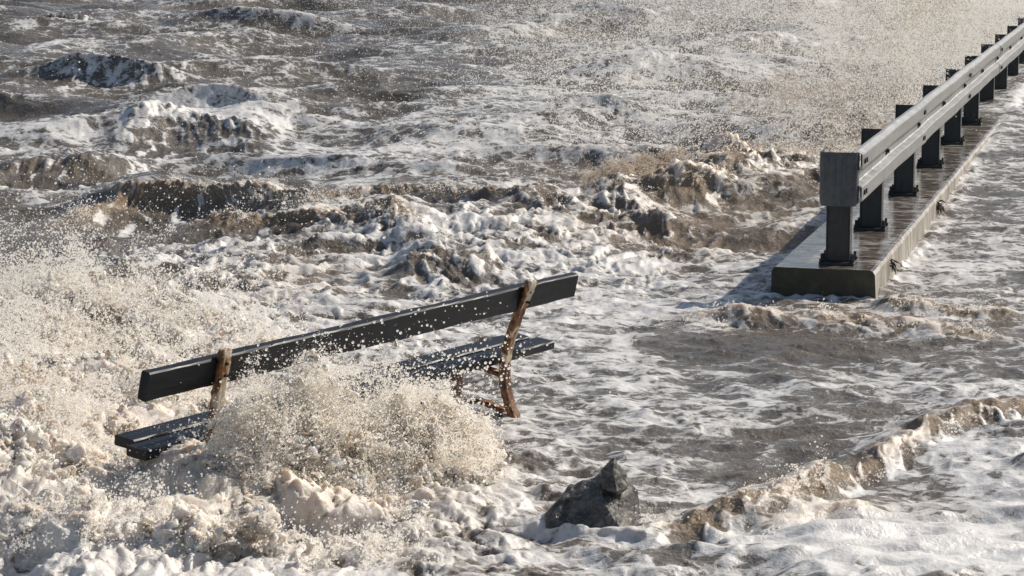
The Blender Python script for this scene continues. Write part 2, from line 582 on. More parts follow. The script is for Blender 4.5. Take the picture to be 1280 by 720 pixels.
def build_water():
    # rows get coarser with distance; the sheet runs on to the horizon
    ys = [7.3]
    while ys[-1] < 66:
        ys.append(ys[-1] + 0.0142 * (ys[-1] / 10.0) ** 1.30)
    ys = np.array(ys)
    near = np.linspace(3.0, ys[0], 24)[:-1]
    far = np.geomspace(ys[-1], 5000, 60)[1:]
    ys = np.concatenate([near, ys, far]).astype(np.float64)
    tin = np.linspace(-1, 1, 681)
    e = np.geomspace(0.004, 1.0, 46)
    NY, NX = len(ys), len(tin) + 2 * len(e)
    half = 0.2045 * ys * 1.05 + 0.10
    outer = 5.0 + ys * 1.2
    X = np.concatenate([-(half[:, None] + outer[:, None] * e[None, ::-1]), half[:, None] * tin[None, :], half[:, None] + outer[:, None] * e[None, :]], axis=1)
    Y = np.repeat(ys[:, None], NX, axis=1)
    x = X.ravel().astype(np.float32)
    y = Y.ravel().astype(np.float32)
    h, dx, dy, cov, tan, thick = water_fields(x, y)
    co = np.stack([x + dx, y + dy, h], axis=1).astype(np.float32)
    idx = np.arange(NY * NX, dtype=np.int32).reshape(NY, NX)
    q = np.stack([idx[:-1, :-1], idx[:-1, 1:], idx[1:, 1:], idx[1:, :-1]], axis=-1).reshape(-1, 4)
    me = bpy.data.meshes.new('water')
    me.vertices.add(len(co))
    me.vertices.foreach_set('co', co.ravel())
    me.loops.add(q.size)
    me.loops.foreach_set('vertex_index', q.ravel())
    me.polygons.add(len(q))
    me.polygons.foreach_set('loop_start', np.arange(0, q.size, 4, dtype=np.int32))
    me.polygons.foreach_set('loop_total', np.full(len(q), 4, dtype=np.int32))
    me.update(calc_edges=True)
    me.shade_smooth()
    for nme, arr in (('cover', cov), ('tan', tan), ('thick', thick)):
        at_ = me.attributes.new(nme, 'FLOAT', 'POINT')
        at_.data.foreach_set('value', np.ascontiguousarray(arr, dtype=np.float32))
    me.materials.append(M_WATER)
    o = bpy.data.objects.new('water', me)
    col.objects.link(o)
    tag(o, 'rough muddy brown sea water streaked with white foam', 'sea', kind='structure')
    return o


# rail line on the plinth, used to keep the sea chop off the shore side
RAIL_PSI = R(14.84)
RD = Vector((math.sin(RAIL_PSI), math.cos(RAIL_PSI), 0))
RR = Vector((RD.y, -RD.x, 0))
KT = 0.19                                   # top of the plinth above the still water
P0 = at(1047, 330, KT)


def water_fields(x, y):
    N = len(x)
    lv = level(y).astype(np.float32)
    nearw = np.where(y < 100, 1.0, 0.0).astype(np.float32)
    # how much open-sea chop: strong far out left of the plinth, none on the shore side
    side = (x - P0.x) * RR.x + (y - P0.y) * RR.y          # + = right of the rail
    sea = sstep(13.5, 19.0, y + 0.35 * x) * sstep(0.6, -1.6, side)
    sea = np.maximum(sea, sstep(60, 90, y))
    swash = 1 - sea
    wx = x + 0.35 * perlin(x * 0.6, y * 0.6, 41)
    wy = y + 0.35 * perlin(x * 0.6, y * 0.6, 42)
    h = np.zeros(N, np.float32)
    c2 = ridge(wx / 1.35, wy / 0.75, 2)
    fade = sstep(45, 16, y)
    # wind sea: trains of trochoidal waves, coming in from beyond
    gw = np.random.default_rng(5)
    hs = np.zeros(N, np.float32)
    gx = np.zeros(N, np.float32)
    gy = np.zeros(N, np.float32)
    group = 1.0 + 0.7 * perlin(x / 3.5, y / 5.0, 31)
    for lam in np.geomspace(0.42, 5.5, 34):
        th = -math.pi / 2 + 0.22 + gw.normal(0, 0.45)
        k = 2 * math.pi / lam
        cx, cy = math.cos(th), math.sin(th)
        ph = (k * (cx * wx + cy * wy) + gw.uniform(0, 6.28)).astype(np.float32)
        a = 0.0125 * lam ** 0.80 * (fade if lam < 0.8 else 1.0)
        hs += a * np.sin(ph)
        q_ = np.cos(ph) * a * 0.80
        gx += q_ * cx
        gy += q_ * cy
    hs *= group
    h += sea * hs * 1.05
    sgx, sgy = sea * gx * group, sea * gy * group
    h += sea * (0.05 * (c2 ** 3 - 0.5) + 0.012 * fade * ridge(wx / 0.34, wy / 0.2, 35) ** 3)
    d4 = perlin(wx / 0.16, wy / 0.11, 4)
    h += (0.35 + 0.4 * sea) * 0.012 * d4 * fade
    # shallow wash: low skewed ripples
    s1 = ridge(wx / 0.9, wy / 0.42, 5)
    s2 = ridge(wx / 0.30, wy / 0.16, 6)
    h += swash * (0.028 * s1 ** 3 + 0.013 * s2 ** 3 - 0.015)
    h += swash * 0.004 * perlin(wx / 0.085, wy / 0.06, 7)
    for lam in np.geomspace(0.10, 0.75, 14):
        th = -math.pi / 2 + gw.normal(0, 0.7)
        k = 2 * math.pi / lam
        ph = (k * (math.cos(th) * wx + math.sin(th) * wy) + gw.uniform(0, 6.28)).astype(np.float32)
        h += swash * (0.0062 * lam ** 0.75) * np.sin(ph) * (0.6 + 0.8 * perlin(x / 0.9, y / 0.9, 32))
    cov = (0.38 - 0.04 * sea).astype(np.float32)
    # streaks drawn out along the wind
    cov = cov + 0.17 * perlin(wx / 1.6, wy / 0.9, 8) + 0.17 * perlin(wx / 0.55, wy / 0.5, 9) + 0.10 * perlin(wx / 0.2, wy / 0.22, 10)
    cov += sea * (-0.03 + 0.9 * hs)
    rx = wx + 0.22 * perlin(wx / 0.5, wy / 0.4, 43) + 0.07 * perlin(wx / 0.16, wy / 0.14, 45)
    ry = wy + 0.22 * perlin(wx / 0.5, wy / 0.4, 44) + 0.07 * perlin(wx / 0.16, wy / 0.14, 46)
    rope = ridge(rx / 0.42, ry / 0.30, 47) ** 5 * 0.6 + ridge(rx / 0.17, ry / 0.13, 48) ** 4 * 0.4
    cov += (0.18 + 0.14 * sea) * (rope - 0.38)
    torn = np.zeros(N, np.float32)
    for u_, v_, su_, sv_ in ((430, 345, 190, 32), (600, 320, 150, 28), (230, 350, 110, 22), (760, 300, 130, 30)):
        tp = at(u_, v_)
        torn += np.exp(-0.5 * (((x - tp.x) / (su_ * tp.y / 3130.0)) ** 2 + ((y - tp.y) / (sv_ * tp.y * tp.y / (HC * 3130.0))) ** 2))
    h += (0.010 + 0.010 * sea + 0.040 * np.clip(torn, 0, 1)) * rope
    cov += 0.45 * np.clip(torn, 0, 1) * (rope - 0.45)
    tan = np.zeros(N, np.float32)
    kk = np.zeros(N, np.float32)
    thick = np.zeros(N, np.float32)
    dx = sgx.astype(np.float32)
    dy = sgy.astype(np.float32)
    for kind, bx, by, sx, sy, a in BLOBS:
        g = a * np.exp(-0.5 * (((x - bx) / sx) ** 2 + ((y - by) / sy) ** 2))
        if kind == 'c':
            cov += g
        elif kind == 'k':
            kk += g
        elif kind == 't':
            tan += g
        elif kind == 'h':
            h += g
        else:
            thick += g * 10
            h += g * (0.45 + 1.1 * billow(wx / 0.42, wy / 0.34, 2, 12))
    for ci, c in enumerate(CRESTS):
        p = c['p']
        xs = [q.x for q in p]
        yy = [q.y for q in p]
        mg = max(c['wf'], c['wb']) * 2.2 + 0.4
        sel = np.nonzero((x > min(xs) - mg) & (x < max(xs) + mg) & (y > min(yy) - mg) & (y < max(yy) + mg))[0]
        if not len(sel):
            continue
        px, py = x[sel], y[sel]
        py = py + c['wf'] * (1.1 * perlin(px / 1.1, py / 1.4, 80 + ci) + 0.35 * perlin(px / 0.35, py / 0.5, 50 + ci)) * c['jag'] * 1.5
        # foot line as a smooth curve y(x)
        order = np.argsort(xs)
        kx, ky = np.array(xs)[order], np.array(yy)[order]
        gxs = np.linspace(kx[0], kx[-1], 160)
        gys = np.interp(gxs, kx, ky)
        for _ in range(3):
            gys[1:-1] = gys[1:-1]
            pad = np.concatenate([np.full(12, gys[0]), gys, np.full(12, gys[-1])])
            gys = np.convolve(pad, np.ones(25) / 25.0, 'valid')
        slope = np.gradient(gys, gxs)
        yf = np.interp(px, gxs, gys).astype(np.float32)
        sl = np.interp(px, gxs, slope).astype(np.float32)
        cs_ = 1.0 / np.sqrt(1 + sl * sl)
        sd = (py - yf) * cs_
        tt = np.clip((px - kx[0]) / (kx[-1] - kx[0]), 0, 1)
        tot = float(np.sum(np.hypot(np.diff(gxs), np.diff(gys))))
        fx, fy = sl * cs_, -cs_
        endf = sstep(0, 0.26, tt) * sstep(1.0, 0.74, tt)
        along = tt * tot
        am = c['a'] * endf * (1 + c['jag'] * 1.3 * perlin(along / 1.0, along * 0 + ci, 60 + ci))
        wf, wb = c['wf'], c['wb']
        # front face from foot (sd=0) up to the crest (sd=wf), gentle back behind
        fr = np.clip(sd / wf, 0, 1)
        prof = np.where(sd < wf, fr ** 1.25 * (1.25 - 0.25 * fr ** 2), np.exp(-((sd - wf) / wb) ** 2 * 1.2))
        prof = np.where(sd < 0, 0, prof)
        hh = am * prof
        h[sel] += hh
        toe = np.exp(-np.abs(sd) / (0.25 * wf)) * endf
        h[sel] -= 0.10 * am * np.exp(-((sd + 0.2 * wf) / (0.5 * wf)) ** 2)
        ln = c['lean'] * endf * np.where(sd < wf, fr ** 3, np.exp(-((sd - wf) / (0.35 * wb)) ** 2)) * (sd > 0)
        dx[sel] += ln * fx
        dy[sel] += ln * fy
        face = sstep(0.0, 0.25, fr) * (sd < wf * 1.05) * endf
        crown = np.exp(-((sd - wf) / (0.33 * wf + 0.03)) ** 2) * endf
        al2 = along + 0.35 * sd + 0.06 * perlin(px / 0.2, py / 0.2, 250 + ci)
        strk = perlin(al2 / 0.10, sd / 0.35, 70 + ci) + 0.6 * perlin(al2 / 0.04, sd / 0.16, 90 + ci)
        lace = perlin(along / 0.16, sd / 0.30, 170 + ci)
        cov[sel] += -c['dark'] * 0.55 * face + 1.5 * face * np.clip(0.8 * strk + 0.8 * lace - 0.12, 0, 1) + c['cov'] * np.maximum(crown, face * 0.6) + 0.15 * toe
        h[sel] += 0.016 * np.maximum(face, crown) * (ridge(px / 0.26, py / 0.14, 210 + ci) ** 2 + 0.5 * ridge(px / 0.11, py / 0.06, 230 + ci) ** 2 - 0.8)
        h[sel] += 0.085 * am * np.maximum(face, crown) * (perlin(along / 0.22, sd / 0.50, 185 + ci) + 0.7 * perlin(along / 0.10, sd / 0.25, 175 + ci) + 0.4 * perlin(along / 0.04, sd / 0.12, 180 + ci))
        back = np.exp(-((sd - wf * 1.8) / (0.8 * wb)) ** 2) * (sd > wf) * endf
        cov[sel] += 0.08 * back
        tan[sel] += c['tan'] * (crown * 1.0 + 0.55 * face * sstep(0.15, 0.9, fr))
        kk[sel] += c['lump'] * c['a'] * 0.55 * np.maximum(crown, 0.5 * face)
        h[sel] += 0.08 * c['a'] * crown * perlin(along / 0.06, sd / 0.15, 75 + ci) * 2
    # churned froth: rounded lumps with sharp creases, at several sizes
    kk = np.clip(kk, 0, None)
    h += kk * 0.35 * rope
    cov += np.clip(kk * 3, 0, 0.4) * (rope - 0.45)
    act = np.nonzero(kk > 0.004)[0]
    ax, ay = wx[act] + 0.05 * perlin(x[act] / 0.12, y[act] / 0.12, 33), wy[act] + 0.05 * perlin(x[act] / 0.12, y[act] / 0.12, 34)
    ka = np.clip(kk[act], 0, None)
    big = perlin(ax / 0.55, ay / 0.45, 20)
    l1 = domes(ax / 0.21, ay / 0.17, 21)
    l2 = domes((ax + 0.02 * l1) / 0.085, ay / 0.075, 22)
    l3 = domes(ax / 0.038, ay / 0.034, 23) + 0.45 * domes(ax / 0.019, ay / 0.019, 24) + 0.35 * perlin(ax / 0.03, ay / 0.024, 25)
    h[act] += ka * (0.75 * big + 0.62 * (l1 - 0.4) + 0.26 * (0.6 + 0.8 * big) * (l2 - 0.3) + 0.17 * l3)
    dy[act] -= ka * 0.35 * (l1 - 0.3)
    cov[act] += np.clip(ka * 4, 0, 0.5) * (0.9 * (l1 - 0.55) + 0.5 * (l2 - 0.5))
    # only the thick froth is unbroken: elsewhere the water shows through
    lim = 0.70 + 0.5 * np.clip(thick, 0, 1)
    cov = np.where(cov > lim - 0.2, lim - 0.2 + 0.35 * (1 - np.exp(-(cov - lim + 0.2) / 0.35)), cov)
    # foam stands a little proud of the water
    f0 = sstep(0.40, 0.75, cov)
    h += 0.008 * f0 * (0.5 + 0.9 * domes(wx / 0.11, wy / 0.085, 15) + 0.4 * perlin(wx / 0.05, wy / 0.045, 16)) * nearw
    h = h * nearw + lv
    # no wave pokes through the plinth top close by: the wash only runs past it
    ahead0 = (x - P0.x) * RD.x + (y - P0.y) * RD.y
    wash = np.maximum(np.exp(-((side - 0.27) / 0.09) ** 2), np.exp(-((side + 0.45) / 0.10) ** 2)) * sstep(-0.2, 0.1, ahead0)
    wash = np.maximum(wash, np.exp(-((ahead0 + 0.24) / 0.08) ** 2) * sstep(-0.6, -0.35, side) * sstep(0.42, 0.2, side))
    wash *= sstep(40, 30, y)
    cov = cov + wash * (0.22 + 0.35 * perlin(x / 0.22, y / 0.35, 36))
    h = h + wash * 0.035 * (0.35 + perlin(x / 0.16, y / 0.25, 37) + 0.6 * perlin(x / 0.06, y / 0.08, 38))
    inpl = sstep(-0.42, -0.28, side) * sstep(0.36, 0.22, side) * (((x - P0.x) * RD.x + (y - P0.y) * RD.y) > -0.35)
    ahead = (x - P0.x) * RD.x + (y - P0.y) * RD.y
    cap = KT - 0.05 + 0.07 * sstep(7.0, 12.5, ahead)
    h = np.where((inpl > 0.01) & (h > cap), h * (1 - inpl) + cap * inpl, h)
    h = h + np.where(inpl > 0.01, inpl * 0.06 * sstep(10.4, 11.6, ahead) * (1 + 0.5 * perlin(x / 0.2, y / 0.3, 19)), 0)
    thick = np.clip(thick + sstep(0.8, 1.3, cov), 0, 1)
    return h.astype(np.float32), dx, dy, np.clip(cov, -0.3, 1.4), np.clip(tan, 0, 1), thick


def surface_at(xs, ys):
    return water_fields(np.asarray(xs, np.float32), np.asarray(ys, np.float32))[0]


water = build_water()


# ================================================================== plinth
def build_plinth():
    fl = at(966, 332, KT)
    fr = at(1093, 340, KT)
    w0 = (fl - P0).dot(RR)
    w1 = (fr - P0).dot(RR)
    s0 = ((fl - P0).dot(RD) + (fr - P0).dot(RD)) / 2
    LEN = 34.0
    root = empty('concrete_plinth', P0 + RD * s0 - Vector((0, 0, KT + 0.25)), -RAIL_PSI)
    tag(root, 'long low wet concrete plinth with algae-dark end carrying the guardrail', 'plinth')
    # local: x across (right +), y along
    bays = [(0.0, 6.2), (6.2, 12.4), (12.4, 22.0), (22.0, LEN)]
    for k, (a, b_) in enumerate(bays):
        bm = bmesh.new()
        ny = int((b_ - a) / 0.05)
        H = KT + 0.25
        prof = [(w0, 0.0), (w0, H - 0.02), (w0 + 0.02, H)] + [(w0 + 0.02 + (w1 - w0 - 0.05) * i / 10, H) for i in range(1, 10)] + [(w1 - 0.03, H), (w1 - 0.012, H - 0.006), (w1, H - 0.025), (w1 + 0.004, H * 0.6), (w1 + 0.006, 0.0)]
        rows = []
        for j in range(ny + 1):
            yy = a + 0.004 + (b_ - a - 0.008) * j / ny
            row = []
            for i, (px, pz) in enumerate(prof):
                n1 = float(perlin(np.array([yy * 3.1]), np.array([px * 4 + pz * 3.3]), 120)[0])
                n2 = float(perlin(np.array([yy * 11.0]), np.array([px * 9 + pz * 8]), 121)[0])
                edge = 1.0 if len(prof) - 5 <= i <= len(prof) - 2 else 0.25
                dd = 0.010 * n1 * edge + 0.008 * n2 * edge
                row.append(bm.verts.new((px + dd * (1 if i > 10 else -1) * (1 if edge == 1 else .5), yy + (0.006 * n2 if j in (0, ny) else 0), pz + dd * 0.6 * (pz > 0))))
            rows.append(row)
        lay = bm.faces.layers.float.new('side')
        for j in range(ny):
            for i in range(len(prof) - 1):
                f = bm.faces.new((rows[j][i], rows[j][i + 1], rows[j + 1][i + 1], rows[j + 1][i]))
                f[lay] = 1.0 if i >= len(prof) - 4 else (1.0 if i < 2 else 0.0)
        for j in (0, ny):
            f = bm.faces.new(rows[j])
            f[lay] = 2.0
        link_bm('concrete_bay', bm, M_CONC, root)
    return root


plinth = build_plinth()


# ================================================================== guardrail
def build_guardrail():
    root = empty('guardrail', P0, -RAIL_PSI)
    tag(root, 'galvanised steel guardrail on dark posts bolted to the concrete plinth', 'guardrail')
    # post places along the rail, measured at their feet
    ss = [0.0]
    s = (at(1085, 287, KT) - P0).dot(RD)
    for k in range(11):
        ss.append(s + 2.0 * k)
    HP = 0.655
    # one post mesh set, shared
    bm = bmesh.new()
    box(bm, (-0.066, 0.04, HP / 2 + 0.008), (0.009, 0.10, HP - 0.016))
    box(bm, (0.066, 0.04, HP / 2 + 0.008), (0.009, 0.10, HP - 0.016))
    box(bm, (0, 0.0, HP / 2 + 0.008), (0.1225, 0.008, HP - 0.017))
    for sx in (-1, 1):        # stiffening foot gussets
        box(bm, (sx * 0.083, 0.04, 0.035), (0.024, 0.008, 0.045))
    post_me = link_bm('post', bm, M_POST, None, bevel=0.0015)
    bm = bmesh.new()
    box(bm, (0, 0.03, 0.009), (0.205, 0.20, 0.016))
    plate_me = link_bm('base_plate', bm, M_POST, None, bevel=0.002)
    bm = bmesh.new()
    rod(bm, (0, 0, 0.015), (0, 0, 0.065), 0.008, 8)
    rod(bm, (0, 0, 0.018), (0, 0, 0.034), 0.016, 6)
    bolt_me = link_bm('anchor_bolt', bm, M_BOLT, None)
    tmpl = (post_me, plate_me, bolt_me)
    for k, s in enumerate(ss):
        p = tmpl[0].copy() if k else tmpl[0]
        if k:
            col.objects.link(p)
        p.parent = root
        p.location = (0, s, 0.0)
        q = tmpl[1].copy() if k else tmpl[1]
        if k:
            col.objects.link(q)
        q.parent = p
        q.location = (0, 0, 0)
        if k < 7:
            for sx in (-0.088, 0.088):
                for sy in (-0.045, 0.105):
                    if k == 0 and (sx, sy) == (-0.088, -0.045):
                        b = tmpl[2]
                    else:
                        b = tmpl[2].copy()
                        col.objects.link(b)
                    b.parent = p
                    b.location = (sx, sy, 0)
    # W-profile beam, in lapped lengths. (out, z): out is away from the posts, to the right
    zc = 0.512
    x0 = 0.073
    prof = [(0.004, 0.157), (0.018, 0.155), (0.050, 0.139), (0.053, 0.132), (0.053, 0.058), (0.049, 0.051), (0.012, 0.037), (0.006, 0.031), (0.006, -0.031),
            (0.012, -0.037), (0.049, -0.051), (0.053, -0.058), (0.053, -0.132), (0.050, -0.139), (0.018, -0.155), (0.004, -0.157)]
    cuts = [(-0.02, ss[2] + 0.16), (ss[2] - 0.16, ss[6] + 0.16), (ss[6] - 0.16, ss[11] + 1.0)]
    for k, (a, b_) in enumerate(cuts):
        bm = bmesh.new()
        th = 0.004
        off = 0.005 * (k % 2 == 0)
        n = max(2, int((b_ - a) / 0.25))
        secs = []
        for j in range(n + 1):
            yy = a + (b_ - a) * j / n
            wob = 0.003 * math.sin(yy * 2.3) + 0.002 * math.sin(yy * 5.1 + 1)
            out = [bm.verts.new((x0 + o + th + off + wob, yy, zc + z)) for o, z in prof]
            inn = [bm.verts.new((x0 + o + off + wob, yy, zc + z)) for o, z in prof]
            secs.append(out + inn[::-1])
        m_ = len(secs[0])
        for j in range(n):
            for i in range(m_):
                bm.faces.new((secs[j][i], secs[j][(i + 1) % m_], secs[j + 1][(i + 1) % m_], secs[j + 1][i]))
        for sc_ in (secs[0], secs[-1]):
            mm = m_ // 2
            for i in range(mm - 1):
                bm.faces.new((sc_[i], sc_[i + 1], sc_[m_ - 2 - i], sc_[m_ - 1 - i]))
        link_bm('rail_beam', bm, M_GALV, root)
    # bolts on the beam: pairs on both ridges at the laps, one with a plate in the groove at each post
    bm = bmesh.new()
    rod(bm, (0, 0, 0), (0.012, 0, 0), 0.016, 8)
    hb = link_bm('rail_bolt', bm, M_BOLT, None)
    bm = bmesh.new()
    box(bm, (0.004, 0, 0), (0.008, 0.055, 0.045))
    rod(bm, (0.008, 0, 0), (0.022, 0, 0), 0.014, 6)
    gb = link_bm('groove_bolt', bm, M_BOLT, None)
    first = True
    for s in [0.02, 0.10] + [ss[2] - 0.10, ss[2] - 0.02] + [ss[4] + .02, ss[4] - 0.08] + [ss[6] - 0.10, ss[6] + 0.02] + [ss[9] - 0.10, ss[9] + 0.02]:
        for z in (0.092, -0.092):
            b = hb if first else hb.copy()
            if not first:
                col.objects.link(b)
            first = False
            b.parent = root
            b.location = (x0 + 0.053 + 0.009, s + 0.05, zc + z)
    for k, s in enumerate(ss[1:10]):
        b = gb if k == 0 else gb.copy()
        if k:
            col.objects.link(b)
        b.parent = root
        b.location = (x0 + 0.006 + 0.009, s + 0.02, zc)
    # wrap-round end piece
    bm = bmesh.new()
    hw, dep, rr, th = 0.112, 0.13, 0.035, 0.005
    plan = []
    plan.append((-hw, dep))
    for i in range(7):
        a = math.pi + (math.pi / 2) * i / 6
        plan.append((-hw + rr + rr * math.cos(a), -0.055 + rr + rr * math.sin(a)))
    for i in range(7):
        a = 1.5 * math.pi + (math.pi / 2) * i / 6
        plan.append((hw - rr + rr * math.cos(a), -0.055 + rr + rr * math.sin(a)))
    plan.append((hw, 0.035))
    inner = []
    for px, py in plan:
        inner.append((px * (1 - th / hw), py + th * (1 if abs(px) < hw - 0.01 else 0.3)))
    z0, z1 = zc - 0.165, zc + 0.150
    nz = 10
    def ring(pts, z):
        res = []
        for px, py in pts:
            res.append(bm.verts.new((px, py, z)))
        return res
    ro = [ring(plan, z0 + (z1 - z0) * j / nz) for j in range(nz + 1)]
    ri = [ring(inner, z0 + (z1 - z0) * j / nz) for j in range(nz + 1)]
    # rounded lower corners
    for rg in (ro, ri):
        for j, r_ in enumerate(rg):
            t = j / nz
            if t < 0.12:
                k_ = 1 - 0.09 * (1 - t / 0.12) ** 2
                for v in r_:
                    v.co.x *= k_
    m_ = len(plan)
    for j in range(nz):
        for i in range(m_ - 1):
            bm.faces.new((ro[j][i], ro[j][i + 1], ro[j + 1][i + 1], ro[j + 1][i]))
            bm.faces.new((ri[j][i + 1], ri[j][i], ri[j + 1][i], ri[j + 1][i + 1]))
    for j in (0, nz):
        for i in range(m_ - 1):
            bm.faces.new((ro[j][i], ro[j][i + 1], ri[j][i + 1], ri[j][i]))
    for i in (0, m_ - 1):
        for j in range(nz):
            bm.faces.new((ro[j][i], ro[j + 1][i], ri[j + 1][i], ri[j][i]))
    link_bm('end_cap', bm, M_CAP, root, smooth=False)
    return root


guardrail = build_guardrail()


# ================================================================== bench
GROUND = -0.17
BZ = 0.63                       # top of the backrest above the still water
BL = at(187, 465, BZ)
BR = at(723, 341, BZ)
BE = (BR - BL)
BLEN = BE.length
BE.normalize()
BANG = math.atan2(BE.y, BE.x)   # local x runs from the near left end to the far right end
BN = Vector((BE.y, -BE.x, 0))   # towards the lens: the back of the bench


def bench_pt(x, y, z):
    """bench local -> world; y + is the sitting side, away from the lens"""
    return BL + BE * x - BN * y + Vector((0, 0, z - BZ))


def build_bench():
    o = bench_pt(BLEN / 2, 0.1, GROUND)
    root = empty('park_bench', o, BANG)
    tag(root, 'half-drowned dark timber bench on rusty iron supports, hit by a wave', 'bench')

    def loc(x, y, z):
        return Vector((x - BLEN / 2, y - 0.1, z - GROUND))

    def plank(name, x0, x1, yc, zc, w, t, tilt):
        """w along the tilted face, t thick"""
        bm = bmesh.new()
        n = 40
        prof = []
        rr = 0.006
        for sx, sy in ((-1, -1), (1, -1), (1, 1), (-1, 1)):
            prof.append((sx * (w / 2), sy * (t / 2)))
        pr = []
        for i, (a, b_) in enumerate(prof):
            a0, b0 = prof[i - 1]
            a1, b1 = prof[(i + 1) % 4]
            for (ca, cb) in ((a0, b0), (a1, b1)):
                d = math.hypot(ca - a, cb - b_)
                pr.append((a + (ca - a) / d * rr, b_ + (cb - b_) / d * rr))
        c_, s_ = math.cos(tilt), math.sin(tilt)
        rows = []
        for j in range(n + 1):
            xx = x0 + (x1 - x0) * j / n
            row = []
            for i, (a, b_) in enumerate(pr):
                wob = 0.0015 * math.sin(xx * 7 + i) + 0.001 * math.sin(xx * 23 + 2 * i)
                a2, b2 = a + wob, b_ + wob * 0.5
                y = yc + a2 * s_ + b2 * c_
                z = zc + a2 * c_ - b2 * s_
                row.append(bm.verts.new(loc(xx, y, z)))
            rows.append(row)
        m_ = len(pr)
        for j in range(n):
            for i in range(m_):
                bm.faces.new((rows[j][i], rows[j][(i + 1) % m_], rows[j + 1][(i + 1) % m_], rows[j + 1][i]))
        bm.faces.new(rows[0])
        bm.faces.new(rows[-1])
        return link_bm(name, bm, M_PLANK, root)

    # backrest: the board leans back (towards the lens) at its top
    plank('backrest_plank', 0, BLEN, 0.030, BZ - 0.055, 0.112, 0.042, R(-13))
    # seat: two boards, rear edge lower
    zs = 0.286
    ts = R(90 - 6)
    plank('seat_plank', 0.13, BLEN + 0.02, 0.190, zs, 0.100, 0.040, ts)
    plank('seat_plank', 0.20, BLEN - 0.00, 0.312, zs + 0.013, 0.100, 0.040, ts)

    def strap(name, pts, w, t, parent, pinch=True):
        """flat iron bar following pts (y, z) at place x; w wide along the bench, t deep"""
        bm = bmesh.new()
        le = bm.verts.layers.float.new('edge')
        ll = bm.verts.layers.float.new('low')
        rows = []
        P = [Vector(p) for p in pts]
        # smooth the path
        Q = []
        for i in range(len(P) - 1):
            p0, p1, p2, p3 = P[max(i - 1, 0)], P[i], P[i + 1], P[min(i + 2, len(P) - 1)]
            for k in range(8):
                tt = k / 8
                Q.append(0.5 * ((2 * p1) + (p2 - p0) * tt + (2 * p0 - 5 * p1 + 4 * p2 - p3) * tt ** 2 + (3 * p1 - p0 - 3 * p2 + p3) * tt ** 3))
        Q.append(P[-1])
        for j, q in enumerate(Q):
            a = Q[max(j - 1, 0)]
            b_ = Q[min(j + 1, len(Q) - 1)]
            d = (b_ - a).normalized()
            nrm = Vector((0, -d.z, d.y)).normalized()
            if nrm.y > 0:
                nrm = -nrm
            row = []
            sh = 1.0
            if pinch and j > len(Q) - 6:
                sh = 1 - 0.5 * ((j - (len(Q) - 6)) / 5.0) ** 2
            cs = [(-.5, 0), (-.46, .35), (-.3, .5), (-.1, .42), (.1, .42), (.3, .5), (.46, .35), (.5, 0), (.46, -.35), (.3, -.5), (-.3, -.5), (-.46, -.35)]
            for i, (cx, cn) in enumerate(cs):
                wob = 0.0022 * math.sin(j * 1.7 + i * 2.1) + 0.0012 * math.sin(j * 3.9 + i)
                v = bm.verts.new(Vector((q.x, q.y, q.z)) + Vector((cx * w * sh + wob, 0, 0)) + nrm * (cn * t + wob * 0.5))
                v[le] = 1.0 if i in (0, 1, 6, 7, 8, 11) else 0.0
                v[ll] = max(0.0, min(1.0, (0.36 - (q.z + GROUND)) / 0.25))
                row.append(v)
            rows.append(row)
        m_ = len(rows[0])
        for j in range(len(rows) - 1):
            for i in range(m_):
                bm.faces.new((rows[j][i], rows[j][(i + 1) % m_], rows[j + 1][(i + 1) % m_], rows[j + 1][i]))
        bm.faces.new(rows[0])
        bm.faces.new(rows[-1])
        return link_bm(name, bm, M_IRON, parent, smooth=True)

    for xs in (0.40, BLEN - 0.44):
        kb = 1.0 if xs > 1 else 0.5            # the left one has been bent upright
        rear = [loc(xs, (yy - 0.0) * kb, zz) for yy, zz in ((0.0, GROUND), (0.030, -0.03), (0.085, 0.10), (0.108, 0.20), (0.098, 0.32), (0.062, 0.43), (0.022, 0.53), (-0.024, 0.625), (-0.028, 0.655))]
        up = strap('rear_support', rear, 0.060, 0.034, root)
        strap('front_leg', [loc(xs, 0.40, GROUND), loc(xs, 0.385, -0.02), loc(xs, 0.37, 0.12), loc(xs, 0.36, 0.25)], 0.060, 0.034, root, False)
        strap('seat_bracket', [loc(xs, 0.12, 0.22), loc(xs, 0.22, 0.238), loc(xs, 0.32, 0.252), loc(xs, 0.40, 0.262)], 0.052, 0.022, root, False)
        strap('stretcher', [loc(xs, 0.11, 0.055), loc(xs, 0.24, 0.085), loc(xs, 0.375, 0.065)], 0.045, 0.024, root, False)
        bm = bmesh.new()
        for zz in (0.555, 0.60):
            q = loc(xs, 0.045, zz)
            rod(bm, q + Vector((0, -0.075, 0)), q + Vector((0, 0.028, 0.0)), 0.006, 8)
        link_bm('coach_bolt', bm, M_BOLT, up)
    return root


bench = build_bench()


